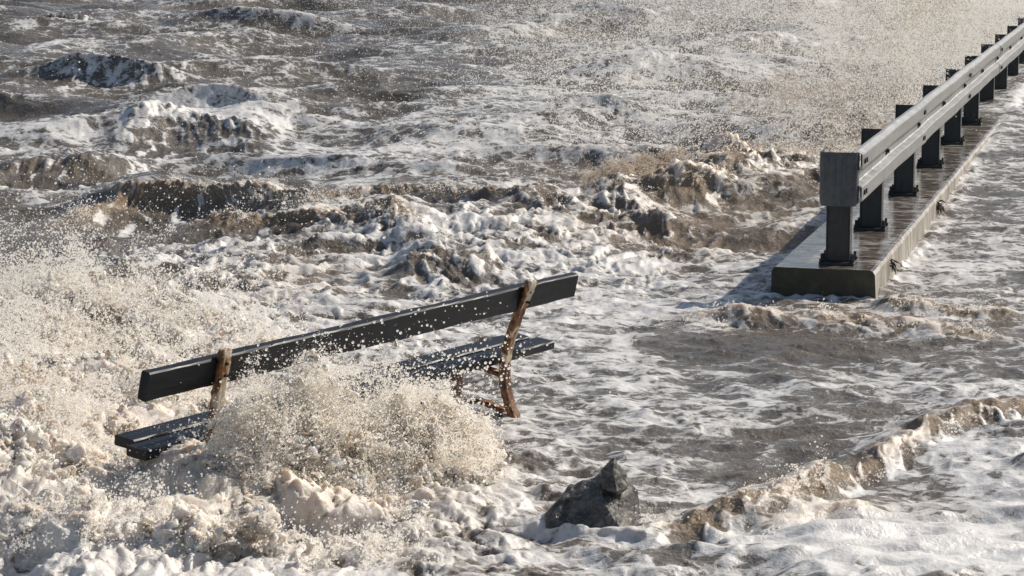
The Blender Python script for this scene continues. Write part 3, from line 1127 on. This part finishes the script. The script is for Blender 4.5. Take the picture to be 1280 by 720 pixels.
# ================================================================== rock, twig, weed
def build_rock():
    c = at(742, 676)
    bm = bmesh.new()
    # faceted boulder: hull of surveyed corners (metres, x right, y away, z up), spike standing on its right shoulder
    S = 3130.0 / c.y
    def q(u, v, dy):
        return Vector(((u - 742) / S, dy, (676 - v) / S + 0.0))
    pts = [q(683, 655, .05), q(684, 672, .0), q(686, 700, .0), q(700, 640, .10), q(716, 626, .16), q(752, 616, .10), q(757, 611, .14), q(782, 616, .16), q(797, 636, .16), q(803, 664, .10), q(802, 700, .08),
           q(752, 634, -.02), q(773, 660, -.08), q(778, 690, -.10), q(781, 710, -.10), q(690, 700, -.04), q(730, 700, -.10), q(722, 668, -.085), q(690, 668, -.02),
           q(700, 700, .30), q(790, 700, .32), q(720, 640, .28), q(780, 632, .30)]
    vs = [bm.verts.new(p) for p in pts]
    bmesh.ops.convex_hull(bm, input=vs)
    bmesh.ops.delete(bm, geom=[v for v in bm.verts if not v.link_faces], context='VERTS')
    # the spike
    sp = [q(753, 619, .04), q(754, 602, .08), q(768, 588, .09), q(779, 604, .10), q(783, 622, .06), q(770, 620, .00), q(766, 600, .035), q(776, 622, .16), q(757, 620, .15), q(768, 640, .1)]
    vs2 = [bm.verts.new(p) for p in sp]
    bmesh.ops.convex_hull(bm, input=vs2)
    bmesh.ops.delete(bm, geom=[v for v in bm.verts if not v.link_faces], context='VERTS')
    bmesh.ops.subdivide_edges(bm, edges=list(bm.edges), cuts=5, use_grid_fill=True)
    bmesh.ops.triangulate(bm, faces=list(bm.faces))
    bmesh.ops.subdivide_edges(bm, edges=list(bm.edges), cuts=1, use_grid_fill=True)
    bm.normal_update()
    co = np.array([v.co for v in bm.verts], dtype=np.float32)
    d = 0.009 * fbm(co[:, 0] * 14 + co[:, 2] * 7, co[:, 2] * 16 + co[:, 1] * 9, 4, 131, 0.6) + 0.004 * ridge(co[:, 0] * 22 - co[:, 2] * 30, co[:, 1] * 25 + co[:, 2] * 8, 140)
    for v, dd in zip(bm.verts, d):
        v.co += v.normal * float(dd)
    o = link_bm('rock', bm, M_ROCK, None)
    o.location = (c.x, c.y, 0.02)
    o.scale = (1.04, 1.0, 1.06)
    tag(o, 'wet dark angular rock with a pointed tip in the shallow wash', 'rock')
    return o


rock = build_rock()


def limb_mesh(bm, pts, r0, r1, seg=6):
    rows = []
    P = [Vector(p) for p in pts]
    for j, p in enumerate(P):
        d = (P[min(j + 1, len(P) - 1)] - P[max(j - 1, 0)]).normalized()
        a = d.orthogonal().normalized()
        b_ = d.cross(a)
        r = r0 + (r1 - r0) * j / (len(P) - 1)
        rows.append([bm.verts.new(p + a * (r * math.cos(2 * math.pi * i / seg)) + b_ * (r * math.sin(2 * math.pi * i / seg))) for i in range(seg)])
    for j in range(len(rows) - 1):
        for i in range(seg):
            bm.faces.new((rows[j][i], rows[j][(i + 1) % seg], rows[j + 1][(i + 1) % seg], rows[j + 1][i]))
    bm.faces.new(rows[0])
    bm.faces.new(rows[-1])


def build_twig():
    c = at(945, 632)
    z = float(surface_at([c.x], [c.y])[0])
    bm = bmesh.new()
    limb_mesh(bm, [(-0.03, 0, -0.02), (0.0, 0, 0.005), (0.012, 0.01, 0.012), (0.03, 0.01, 0.03), (0.042, 0.02, 0.05)], 0.006, 0.002)
    limb_mesh(bm, [(0.0, 0, 0.005), (0.02, -0.01, 0.010), (0.035, -0.01, 0.008)], 0.005, 0.002)
    o = link_bm('twig', bm, M_TWIG)
    o.location = (c.x, c.y, z)
    tag(o, 'small dark forked twig sticking out of the wash right of the rock', 'twig')


build_twig()


def build_weed(s, n, label, seed):
    rnd = random.Random(seed)
    side = (at(1093, 340, KT) - P0).dot(RR)
    base = P0 + RD * s + RR * (side + 0.012)
    base.z = KT - 0.03
    bm = bmesh.new()
    for i in range(n):
        y = rnd.uniform(-0.08, 0.08)
        z = -rnd.uniform(0.0, 0.05)
        pts = [Vector((0, y, z))]
        d = Vector((rnd.uniform(0.2, 0.9), rnd.uniform(-1, 1), rnd.uniform(-0.6, 0.8)))
        for k in range(4):
            d = (d + Vector((rnd.uniform(-.3, .5), rnd.uniform(-.5, .5), rnd.uniform(-1.3, -.1)))).normalized()
            pts.append(pts[-1] + d * rnd.uniform(0.010, 0.022))
        limb_mesh(bm, pts, 0.007, 0.002, 5)
    o = link_bm('seaweed', bm, M_WEED)
    o.location = base
    o.rotation_euler = (0, 0, -RAIL_PSI)
    tag(o, label, 'seaweed', 'seaweed caught on the plinth side')


build_weed(0.55, 14, 'small tuft of dark seaweed on the plinth side nearest its end', 3)
build_weed(3.55, 26, 'larger tuft of dark seaweed farther along the plinth side', 5)


# ================================================================== splashes and spray
def gn_points(name, pts, rad, mat, label, mode='drops', voxel=0.008, kind='stuff', threshold=0.25, smooth_it=2, parent=None, disp=0.0, tear=0.0):
    """one object of points: rendered as drops, or fused into one froth body"""
    me = bpy.data.meshes.new(name)
    pts = np.ascontiguousarray(pts, dtype=np.float32)
    me.vertices.add(len(pts))
    me.vertices.foreach_set('co', pts.ravel())
    a = me.attributes.new('rad', 'FLOAT', 'POINT')
    a.data.foreach_set('value', np.ascontiguousarray(rad, dtype=np.float32))
    me.materials.append(mat)
    o = bpy.data.objects.new(name, me)
    col.objects.link(o)
    ng = bpy.data.node_groups.new(name + '_nodes', 'GeometryNodeTree')
    ng.interface.new_socket('Geometry', in_out='INPUT', socket_type='NodeSocketGeometry')
    ng.interface.new_socket('Geometry', in_out='OUTPUT', socket_type='NodeSocketGeometry')
    N, L = ng.nodes, ng.links
    gi, go = N.new('NodeGroupInput'), N.new('NodeGroupOutput')
    na = N.new('GeometryNodeInputNamedAttribute')
    na.data_type = 'FLOAT'
    na.inputs['Name'].default_value = 'rad'
    mp = N.new('GeometryNodeMeshToPoints')
    L.new(gi.outputs[0], mp.inputs['Mesh'])
    L.new(na.outputs['Attribute'], mp.inputs['Radius'])
    sm = N.new('GeometryNodeSetMaterial')
    sm.inputs['Material'].default_value = mat
    if mode == 'drops':
        L.new(mp.outputs[0], sm.inputs['Geometry'])
    else:
        pv = N.new('GeometryNodePointsToVolume')
        pv.resolution_mode = 'VOXEL_SIZE'
        pv.inputs['Voxel Size'].default_value = voxel
        pv.inputs['Density'].default_value = 1.0
        L.new(mp.outputs[0], pv.inputs['Points'])
        L.new(na.outputs['Attribute'], pv.inputs['Radius'])
        vm = N.new('GeometryNodeVolumeToMesh')
        vm.resolution_mode = 'GRID'
        vm.inputs['Threshold'].default_value = threshold
        vm.inputs['Adaptivity'].default_value = 0.0
        L.new(pv.outputs[0], vm.inputs['Volume'])
        last = vm.outputs[0]
        if smooth_it:
            po = N.new('GeometryNodeInputPosition')
            bl = N.new('GeometryNodeBlurAttribute')
            bl.data_type = 'FLOAT_VECTOR'
            bl.inputs['Iterations'].default_value = smooth_it
            vin = [q for q in bl.inputs if q.name == 'Value' and q.type == 'VECTOR'][0]
            vout = [q for q in bl.outputs if q.name == 'Value' and q.type == 'VECTOR'][0]
            L.new(po.outputs[0], vin)
            sp = N.new('GeometryNodeSetPosition')
            L.new(last, sp.inputs['Geometry'])
            L.new(vout, sp.inputs['Position'])
            last = sp.outputs[0]
        for fq, am, dt in ((5.5, tear * 0.7, 0.0), (15.0, tear * 0.8, 0.0), (38.0, tear * 0.42, 1.5)) if tear else ():
            # the froth is sheared and torn, not round
            tx = N.new('ShaderNodeTexNoise')
            tx.inputs['Scale'].default_value = fq
            tx.inputs['Detail'].default_value = dt
            sb = N.new('ShaderNodeVectorMath')
            sb.operation = 'SUBTRACT'
            L.new(tx.outputs['Color'], sb.inputs[0])
            sb.inputs[1].default_value = (0.5, 0.5, 0.5)
            sv = N.new('ShaderNodeVectorMath')
            sv.operation = 'SCALE'
            L.new(sb.outputs[0], sv.inputs[0])
            sv.inputs['Scale'].default_value = am
            sp = N.new('GeometryNodeSetPosition')
            L.new(last, sp.inputs['Geometry'])
            L.new(sv.outputs[0], sp.inputs['Offset'])
            last = sp.outputs[0]
        if disp:
            for fq, am in ((9.0, disp), (28.0, disp * 0.42), (80.0, disp * 0.16)):
                tx = N.new('ShaderNodeTexNoise')
                tx.inputs['Scale'].default_value = fq
                tx.inputs['Detail'].default_value = 1.5
                ab = N.new('ShaderNodeMath')
                ab.operation = 'SUBTRACT'
                L.new(tx.outputs['Fac'], ab.inputs[0])
                ab.inputs[1].default_value = 0.5
                a2 = N.new('ShaderNodeMath')
                a2.operation = 'ABSOLUTE'
                L.new(ab.outputs[0], a2.inputs[0])
                ml = N.new('ShaderNodeMath')
                ml.operation = 'MULTIPLY'
                L.new(a2.outputs[0], ml.inputs[0])
                ml.inputs[1].default_value = am * 5
                nr = N.new('GeometryNodeInputNormal')
                sv = N.new('ShaderNodeVectorMath')
                sv.operation = 'SCALE'
                L.new(nr.outputs[0], sv.inputs[0])
                L.new(ml.outputs[0], sv.inputs['Scale'])
                sp = N.new('GeometryNodeSetPosition')
                L.new(last, sp.inputs['Geometry'])
                L.new(sv.outputs[0], sp.inputs['Offset'])
                last = sp.outputs[0]
        ss = N.new('GeometryNodeSetShadeSmooth')
        L.new(last, ss.inputs['Geometry'])
        L.new(ss.outputs[0], sm.inputs['Geometry'])
    L.new(sm.outputs[0], go.inputs[0])
    md = o.modifiers.new('points', 'NODES')
    md.node_group = ng
    tag(o, label, 'spray' if mode == 'drops' else 'splash', kind=kind)
    if parent:
        o.parent = parent
    return o


def perlin3(p, seed):
    """cheap 3-d noise from three planes"""
    return (perlin(p[:, 0], p[:, 1] + 3.1 * p[:, 2], seed) + perlin(p[:, 1] - 2.3 * p[:, 0], p[:, 2], seed + 1) + perlin(p[:, 2] + 1.7 * p[:, 1], p[:, 0], seed + 2)) / 1.8


def warp3(p, f, a, seed):
    return p + a * np.stack([perlin3(p * f, seed), perlin3(p * f, seed + 5), perlin3(p * f, seed + 10)], axis=1)


def jets(base, dirs, length, r0, n, seed, sag=0.6, beads=True):
    """filaments thrown out of the water: strings of beads on ballistic arcs"""
    g = np.random.default_rng(seed)
    P, Rr = [], []
    for b, d, Ln, r in zip(base, dirs, length, r0):
        d = d / np.linalg.norm(d)
        k = max(6, int(Ln / (r * 0.55)))
        t = np.linspace(0, 1, k)
        w = g.normal(size=3) * 0.30 * Ln
        w2 = g.normal(size=3) * 0.14 * Ln
        q = b + np.outer(t * Ln, d) + np.outer(np.sin(t * 3.1) * t, w) + np.outer(np.sin(t * 7 + g.uniform(0, 6)) * t, w2)
        q[:, 2] -= sag * Ln * t ** 2 * 0.5
        rr = r * (1 - 0.80 * t ** 0.7) * (1 + 0.25 * np.sin(t * g.uniform(9, 22) + g.uniform(0, 6)))
        if beads and g.random() < 0.6:
            rr[-2:] = r * g.uniform(0.45, 0.8)
        # threads break up into dashes and beads towards their ends
        gate = np.repeat(g.uniform(0, 1, k // 3 + 2), 3)[:k] > 0.10 + 0.75 * t
        gate[:3] = True
        rr = rr * (0.7 + 0.6 * np.repeat(g.uniform(0, 1, k // 2 + 2), 2)[:k])
        P.append(q[gate])
        Rr.append(rr[gate])
    return np.concatenate(P), np.concatenate(Rr)


def splash_body(paths, heights, widths, n, rmin, rmax, seed, lean=(0, 0, 0), wob=0.12):
    """mounds of froth along a line on the water: (n,3) centres and radii"""
    g = np.random.default_rng(seed)
    paths = np.array(paths, dtype=float)
    t = g.uniform(0, len(paths) - 1.001, n)
    i = t.astype(int)
    f = (t - i)[:, None]
    c = paths[i] * (1 - f) + paths[i + 1] * f
    H = np.array(heights)[i] * (1 - f[:, 0]) + np.array(heights)[i + 1] * f[:, 0]
    W = np.array(widths)[i] * (1 - f[:, 0]) + np.array(widths)[i + 1] * f[:, 0]
    a = g.uniform(0, 2 * math.pi, n)
    rr = np.sqrt(g.uniform(0, 1, n))
    z = g.uniform(0, 1, n) ** 1.15
    shell = np.sqrt(np.clip(1 - z ** 2, 0, 1))
    p = c.copy()
    p[:, 0] += W * rr * shell * np.cos(a) + lean[0] * z * H
    p[:, 1] += W * rr * shell * np.sin(a) + lean[1] * z * H
    # tops vary along the line
    hv = H * (0.84 + 0.34 * perlin(t * 2.3 + 0.4, t * 0 + seed + 0.5, seed) + 0.22 * perlin(t * 6.0, t * 0 + 0.5, seed + 1))
    p[:, 2] += z * hv
    p = warp3(p, 4.5, wob, seed)
    p = warp3(p, 13.0, wob * 0.35, seed + 20)
    r = rmin + (rmax - rmin) * g.uniform(0, 1, n) ** 2.2
    r *= 1.0 - 0.55 * z
    return p, r


def to_np(v):
    return np.array([v.x, v.y, v.z])


# --- the burst against the bench
E, NB = to_np(BE), to_np(BN)


def bp(x, y, z=0.0):
    return to_np(bench_pt(x, y, z))


def fold(p, f, a, seed):
    """stir a cloud so that it draws out into threads and clots"""
    p = warp3(p, f, a, seed)
    p = warp3(p, f * 2.7, a * 0.36, seed + 30)
    return warp3(p, f * 7.0, a * 0.13, seed + 60)


def drop_sizes(n, lo, hi, seed, k=3.5):
    return lo + (hi - lo) * np.random.default_rng(seed).uniform(0, 1, n) ** k


burst_path = [bp(0.30, -0.13), bp(0.50, -0.15), bp(0.75, -0.20), bp(1.00, -0.26), bp(1.22, -0.34), bp(1.40, -0.41)]
burst_h = [0.46, 0.54, 0.56, 0.46, 0.38, 0.27]
burst_w = [0.11, 0.16, 0.21, 0.23, 0.20, 0.13]
for _p in burst_path:
    _p[2] = 0.0


def mist_round(name, p, r, per, seed, label, reach=0.028):
    """fine droplets clinging to a froth body, thinning outwards"""
    g = np.random.default_rng(seed)
    d = g.normal(size=(len(p) * per, 3))
    d /= np.linalg.norm(d, axis=1)[:, None]
    k = np.repeat(np.arange(len(p)), per)
    q = p[k] + d * (r[k] * 0.85 + g.exponential(reach, len(k)))[:, None]
    q = warp3(q, 14.0, 0.02, seed + 1)
    q = q[q[:, 2] > 0.0]
    gn_points(name, q, drop_sizes(len(q), 0.0006, 0.0042, seed + 2, 7.0), M_DROP, label)


def burst():
    g = np.random.default_rng(77)
    p1, r1 = splash_body(burst_path, [q * 0.95 for q in burst_h], burst_w, 11000, 0.011, 0.030, 201, lean=(0.06, -0.04), wob=0.09)
    p0, r0 = splash_body(burst_path, [q * 0.72 for q in burst_h], [w * 0.75 for w in burst_w], 1800, 0.02, 0.05, 207, wob=0.08)
    p1, r1 = np.concatenate([p0, p1]), np.concatenate([r0, r1])
    ok = p1[:, 2] > -0.02
    p1, r1 = p1[ok], r1[ok]
    mist_round('burst_mist', p1, r1, 75, 611, 'fine mist clinging to the burst before the bench')
    nj = 330
    ti = g.uniform(0, len(burst_path) - 1.001, nj)
    jb = np.array([np.array(burst_path[int(t)]) * (1 - t % 1) + np.array(burst_path[int(t) + 1]) * (t % 1) for t in ti])
    jh = np.interp(ti, np.arange(len(burst_h)), burst_h)
    jb[:, 2] += g.uniform(0.25, 0.85, nj) * jh
    jb += NB * g.uniform(-0.10, 0.26, nj)[:, None] + E * g.normal(0, 0.06, nj)[:, None]
    jd = np.stack([g.normal(0.25, 0.6, nj), g.normal(-0.15, 0.5, nj), g.uniform(0.1, 1.0, nj)], axis=1)
    p2, r2 = jets(jb, jd, g.uniform(0, 1, nj) ** 4 * 0.24 + 0.02, g.uniform(0.0020, 0.0055, nj) + 0.004 * (g.uniform(0, 1, nj) > 0.97), 0, 78)
    gn_points('burst_threads', p2, r2, M_DROP, 'threads of water torn out of the burst before the bench')
    gn_points('wave_burst', p1, r1, M_FROTH, 'creamy burst of froth breaking over the bench seat', 'froth', 0.0085, disp=0.010, smooth_it=10, tear=0.14)
    # the cloud of drops round it
    pd, _ = splash_body(burst_path, [q * 1.12 for q in burst_h], [w * 1.15 for w in burst_w], 260000, 0.01, 0.02, 203, lean=(0.05, -0.05), wob=0.05)
    pd = fold(pd, 6.0, 0.10, 210)
    pd = pd[pd[:, 2] > 0]
    gn_points('burst_spray', pd, drop_sizes(len(pd), 0.0006, 0.0034, 5, 7.0), M_DROP, 'cloud of white drops thrown up in front of the bench seat')


burst()


def drops_over_back():
    """single drops flung across the backrest and up behind it"""
    g = np.random.default_rng(91)
    n = 3000
    x = np.clip(g.normal(1.12, 0.38, n), 0.1, 2.6)
    y = g.normal(-0.22, 0.22, n)
    z = 0.30 + np.abs(g.normal(0, 0.17, n))
    p = np.array([bp(0, 0)] * n) + np.outer(x, E) - np.outer(y, NB)
    p[:, 2] = z
    p = fold(p, 5.0, 0.10, 95)
    gn_points('flung_drops', p, drop_sizes(n, 0.0010, 0.0062, 92, 3.0), M_DROP, 'scattered white drops flying past the bench backrest')


drops_over_back()


# --- white water heaped up at the left and in the foreground
def region(uv, n, seed, zfun=None):
    """points spread over the water inside a surveyed outline of photo points"""
    W = [at(u, v) for u, v in uv]
    g = np.random.default_rng(seed)
    xs = np.array([w.x for w in W])
    ys = np.array([w.y for w in W])
    res = np.zeros((0, 2))
    while len(res) < n:
        q = np.stack([g.uniform(xs.min(), xs.max(), n * 2), g.uniform(ys.min(), ys.max(), n * 2)], axis=1)
        inside = np.zeros(len(q), bool)
        for i in range(len(W)):
            j = (i + 1) % len(W)
            c = ((ys[i] > q[:, 1]) != (ys[j] > q[:, 1]))
            with np.errstate(divide='ignore', invalid='ignore'):
                xx = (xs[j] - xs[i]) * (q[:, 1] - ys[i]) / (ys[j] - ys[i]) + xs[i]
            inside ^= c & (q[:, 0] < xx)
        res = np.concatenate([res, q[inside]])
    return res[:n]


def surf_spray(name, uv, n, zscale, lo, hi, seed, label, ff=5.0, fa=0.16, clump=2.2, k=8.0):
    q = region(uv, n, seed)
    g = np.random.default_rng(seed + 1)
    m = perlin(q[:, 0] / 0.45, q[:, 1] / 0.55, seed) * 0.8 + perlin(q[:, 0] / 0.15, q[:, 1] / 0.2, seed + 1) * 0.6
    keep = g.uniform(0, 1, n) < np.clip(0.42 + clump * m, 0.015, 1)
    q, m = q[keep], m[keep]
    p = np.concatenate([q, g.exponential(zscale, len(q))[:, None] * np.clip(0.7 + 1.2 * m, 0.15, 2)[:, None]], axis=1)
    p[:, 2] += surface_at(p[:, 0], p[:, 1]) - 0.3 * zscale
    p = fold(p, ff, fa, seed + 2)
    ns = near_seat(p, 0.26)
    p = p[~ns | (g.uniform(0, 1, len(p)) < 0.10)]
    return gn_points(name, p, drop_sizes(len(p), lo, hi, seed + 9, k), M_DROP, label)


def near_seat(p, z=0.12):
    """the open water the left end of the seat stands clear of"""
    q = p - bp(0, 0, 0)
    lx, ly = q @ E, -(q @ NB)
    return (lx > -0.15) & (lx < 0.54) & (ly > -1.3) & (ly < 0.42) & (p[:, 2] > z - 0.10 * (ly < 0))


def clear_seat(p):
    return p[~near_seat(p)]


def froth_mounds(name, uv, n, zs, rmin, rmax, seed, label, njet, jl, jr, disp=0.010, voxel=0.0095):
    q = region(uv, n, seed)
    g = np.random.default_rng(seed + 1)
    m = perlin(q[:, 0] / 0.5, q[:, 1] / 0.5, seed) + 0.5 * perlin(q[:, 0] / 0.2, q[:, 1] / 0.2, seed + 1)
    keep = m > -0.02
    q, m = q[keep], m[keep]
    p = np.concatenate([q, (g.uniform(0, 1, len(q)) * np.clip(m, 0, 1) * zs)[:, None]], axis=1)
    p[:, 2] += surface_at(p[:, 0], p[:, 1]) - 0.02
    p = fold(p, 6.0, 0.075, seed + 3)
    p = clear_seat(p)
    r = rmin + (rmax - rmin) * g.uniform(0, 1, len(p)) ** 2
    i = g.integers(0, len(p), njet)
    jb = p[i] + g.normal(0, 0.02, (njet, 3))
    jd = np.stack([g.normal(0.15, 0.6, njet), g.normal(-0.05, 0.5, njet), g.uniform(0.1, 1.0, njet)], axis=1)
    p2, r2 = jets(jb, jd, g.uniform(0, 1, njet) ** 3 * (jl[1] - jl[0]) + jl[0], g.uniform(jr[0], jr[1], njet) + 0.004 * (g.uniform(0, 1, njet) > 0.97), 0, seed + 5)
    p2[:, 2] = np.where(near_seat(p2), -0.05, p2[:, 2])
    mist_round(name.replace('froth', 'mist'), p, r, 46, seed + 40, label.replace('froth', 'mist over the froth'), 0.022)
    gn_points(name.replace('froth', 'threads'), p2, r2, M_DROP, label.replace('froth', 'water threads'))
    return gn_points(name, p, r, M_FROTH, label, 'froth', voxel, disp=disp, smooth_it=8, tear=0.13)


LEFT = [(-60, 400), (90, 396), (170, 415), (290, 440), (400, 445), (300, 520), (200, 560), (60, 600), (-80, 600)]
FORE = [(-80, 560), (120, 585), (250, 560), (360, 560), (440, 600), (500, 660), (550, 730), (-80, 740)]
froth_mounds('churned_froth', FORE, 16000, 0.17, 0.011, 0.030, 301, 'cream lumps of churned froth across the lower left foreground', 1500, (0.03, 0.18), (0.0022, 0.0055))
froth_mounds('rising_froth', LEFT, 7000, 0.22, 0.009, 0.022, 331, 'froth heaped up behind the left end of the bench', 2200, (0.03, 0.22), (0.0020, 0.0050))
surf_spray('foreground_spray', FORE, 420000, 0.035, 0.0006, 0.0044, 311, 'fine drops leaping off the foreground froth')
surf_spray('rising_spray', LEFT, 500000, 0.13, 0.0006, 0.0050, 321, 'lacy spray rising behind the left end of the bench')


def tendrils():
    """the larger ropes and crowns of water thrown up, each ending in a bead"""
    g = np.random.default_rng(640)
    B, D, Ln, Rr = [], [], [], []
    for u, v, z, n, sp in ((350, 590, 0.04, 16, 24), (395, 585, 0.06, 8, 20), (190, 640, 0.06, 10, 40), (230, 655, 0.08, 8, 26), (90, 655, 0.08, 9, 50), (40, 690, 0.08, 8, 40), (300, 680, 0.05, 10, 50),
                           (440, 620, 0.05, 9, 30), (560, 585, 0.22, 9, 26), (430, 600, 0.30, 9, 40), (330, 620, 0.30, 8, 40), (615, 590, 0.12, 10, 14), (60, 470, 0.18, 12, 50), (150, 430, 0.16, 10, 50), (480, 660, 0.04, 10, 30)):
        for k in range(n):
            p = at(u + g.normal(0, sp * 0.5), v + g.normal(0, 5))
            B.append([p.x, p.y, float(surface_at([p.x], [p.y])[0]) * 0.6 + z - 0.03])
            D.append([g.normal(0.15, 0.55), g.normal(-0.1, 0.4), g.uniform(0.5, 1.2)])
            Ln.append(0.05 + 0.14 * g.uniform() ** 1.6)
            Rr.append(g.uniform(0.006, 0.0105))
    P, Q = [], []
    for b, d, L_, r in zip(B, D, Ln, Rr):
        d = np.array(d) / np.linalg.norm(d)
        k = max(8, int(L_ / (r * 0.35)))
        t = np.linspace(0, 1, k)
        w = g.normal(size=3) * 0.35 * L_
        q = np.array(b) + np.outer(t * L_, d) + np.outer(np.sin(t * g.uniform(2, 4.5)) * t, w)
        q[:, 2] -= 0.35 * L_ * t ** 2
        rr = r * (1.15 - 0.75 * t) * (1 + 0.2 * np.sin(t * g.uniform(8, 20) + g.uniform(0, 6)))
        rr[-3:] = r * g.uniform(0.5, 0.9)
        P.append(q)
        Q.append(rr)
    gn_points('water_tendrils', np.concatenate(P), np.concatenate(Q), M_FROTH, 'ropes of water with beaded tips thrown up from the froth', 'froth', 0.0045, smooth_it=2)


tendrils()


# --- mist of drops blown off the sea beside the rail
def blown_spray():
    g = np.random.default_rng(400)
    n = 2200000
    s = 4.0 + 32.0 * g.uniform(0, 1, n) ** 0.8
    lat = -g.exponential(1.0, n) * (0.7 + 0.085 * s) + 0.25
    p = np.array(P0)[None, :] + np.outer(s, np.array(RD)) + np.outer(lat, np.array(RR))
    z = g.exponential(0.42, n) * np.clip(0.4 + s / 14.0, 0, 1.5)
    p[:, 2] = level(p[:, 1]) + z
    m = perlin(p[:, 0] / 1.1, p[:, 1] / 2.0, 401) + 0.6 * perlin(p[:, 0] / 0.4, p[:, 2] / 0.4, 402)
    keep = (g.uniform(0, 1, n) < np.clip(0.5 + 0.9 * m, 0.05, 1)) & ((lat < -0.25) | (z > 0.9))
    p = fold(p[keep], 1.6, 0.35, 410)
    gn_points('blown_spray', p, drop_sizes(len(p), 0.0012, 0.0056, 403, 4.5), M_DROP, 'bright veil of spray blowing over the sea beside the guardrail')


blown_spray()


def sea_spray():
    g = np.random.default_rng(440)
    n = 140000
    q = region([(600, 40), (760, -10), (1300, -40), (1240, 60), (1020, 160), (760, 210), (660, 150)], n, 441)
    z = g.exponential(0.12, n)
    p = np.concatenate([q, (surface_at(q[:, 0], q[:, 1]) + z)[:, None]], axis=1)
    p = fold(p, 1.3, 0.3, 444)
    gn_points('sea_spray', p, drop_sizes(n, 0.0015, 0.0075, 443, 3.0), M_DROP, 'drops torn off the wave tops of the open sea')


sea_spray()


def crest_spray():
    """ragged drops along the lips of the breaking waves"""
    g = np.random.default_rng(470)
    P = []
    for c in CRESTS:
        if c['tan'] < 0.6:
            continue
        p = c['p']
        L = sum((p[i + 1] - p[i]).length for i in range(len(p) - 1))
        n = int(L * 4200 * (0.4 + c['a'] * 3))
        t = g.uniform(0, len(p) - 1.001, n)
        i = t.astype(int)
        f = t - i
        X = np.array([q.x for q in p])
        Y = np.array([q.y for q in p])
        x = X[i] * (1 - f) + X[i + 1] * f
        y = Y[i] * (1 - f) + Y[i + 1] * f + c['wf'] * g.normal(0.85, 0.22, n)
        h, dx, dy = water_fields(x.astype(np.float32), y.astype(np.float32))[:3]
        m = np.clip(0.25 + 1.1 * perlin(x / 0.3, y / 0.3, 471) + 0.5 * perlin(x / 0.1, y / 0.1, 472), 0.02, 1.6)
        q = np.stack([x + dx, y + dy, h + g.exponential(0.055, n) * m * (0.5 + 2.2 * c['a']) - 0.004], axis=1)
        P.append(q[g.uniform(0, 1, n) < np.clip(m + 0.15, 0, 1)])
    p = fold(np.concatenate(P), 7.0, 0.05, 473)
    gn_points('crest_spray', p, drop_sizes(len(p), 0.0008, 0.0048, 474, 5.0), M_DROP, 'ragged fringe of drops on the lips of the breaking waves')


crest_spray()


def breaker_spray():
    """silty water boiling up where the backwash meets the sea, left of the rail end"""
    W = [at(u, v) for u, v in ((740, 254), (800, 250), (850, 243), (900, 231), (950, 214), (1000, 197), (1060, 180), (1110, 166))]
    g = np.random.default_rng(541)
    n = 2200
    t = g.uniform(0, len(W) - 1.001, n)
    i = t.astype(int)
    f = t - i
    X = np.array([w.x for w in W])
    Y = np.array([w.y for w in W])
    x = X[i] * (1 - f) + X[i + 1] * f + g.normal(0, 0.05, n)
    y = Y[i] * (1 - f) + Y[i + 1] * f + 0.02 + 0.30 * g.normal(0, 0.7, n)
    m = np.clip(0.45 + perlin(x / 0.5, y / 0.6, 542) + 0.5 * perlin(x / 0.18, y / 0.2, 543), 0.05, 1.3)
    z = surface_at(x, y) + g.uniform(-0.1, 1, n) * 0.09 * m
    p = warp3(np.stack([x, y, z], axis=1), 5.0, 0.06, 544)
    r = 0.008 + 0.030 * g.uniform(0, 1, n) ** 2 * m
    per = 60
    d = g.normal(size=(n * per, 3))
    d /= np.linalg.norm(d, axis=1)[:, None]
    k = np.repeat(np.arange(n), per)
    q = p[k] + d * (r[k] * g.uniform(0.6, 1.0, n * per) + g.exponential(0.018, n * per))[:, None]
    q = fold(q, 5.0, 0.06, 545)
    gn_points('breaker_spray', q, drop_sizes(len(q), 0.0016, 0.0060, 546, 4.0), M_SILTDROP, 'brown silty spray boiling up left of the guardrail end')
    # tan plumes in the veil beside the rail
    P = []
    for u, v, zz, n_, sx, sz in ((1150, 150, 1.35, 3600, 0.10, 0.45), (1120, 150, 0.7, 3200, 0.25, 0.30), (1180, 120, 0.9, 2800, 0.20, 0.35), (1060, 172, 0.25, 4500, 0.35, 0.16), (960, 165, 0.30, 2500, 0.25, 0.12), (1215, 95, 0.8, 2000, 0.25, 0.3)):
        c = at(u, v)
        P.append(np.stack([c.x + g.normal(0, sx, n_), c.y + g.normal(0, 0.5, n_), float(level(c.y)) + zz + g.normal(0, sz, n_)], axis=1))
    q = fold(np.concatenate(P), 2.2, 0.28, 560)
    q = q[q[:, 2] > 0.2]
    gn_points('silty_spray', q, drop_sizes(len(q), 0.002, 0.0085, 561, 3.0), M_SILTDROP, 'tan plumes of silty spray leaping beside the far guardrail')


breaker_spray()
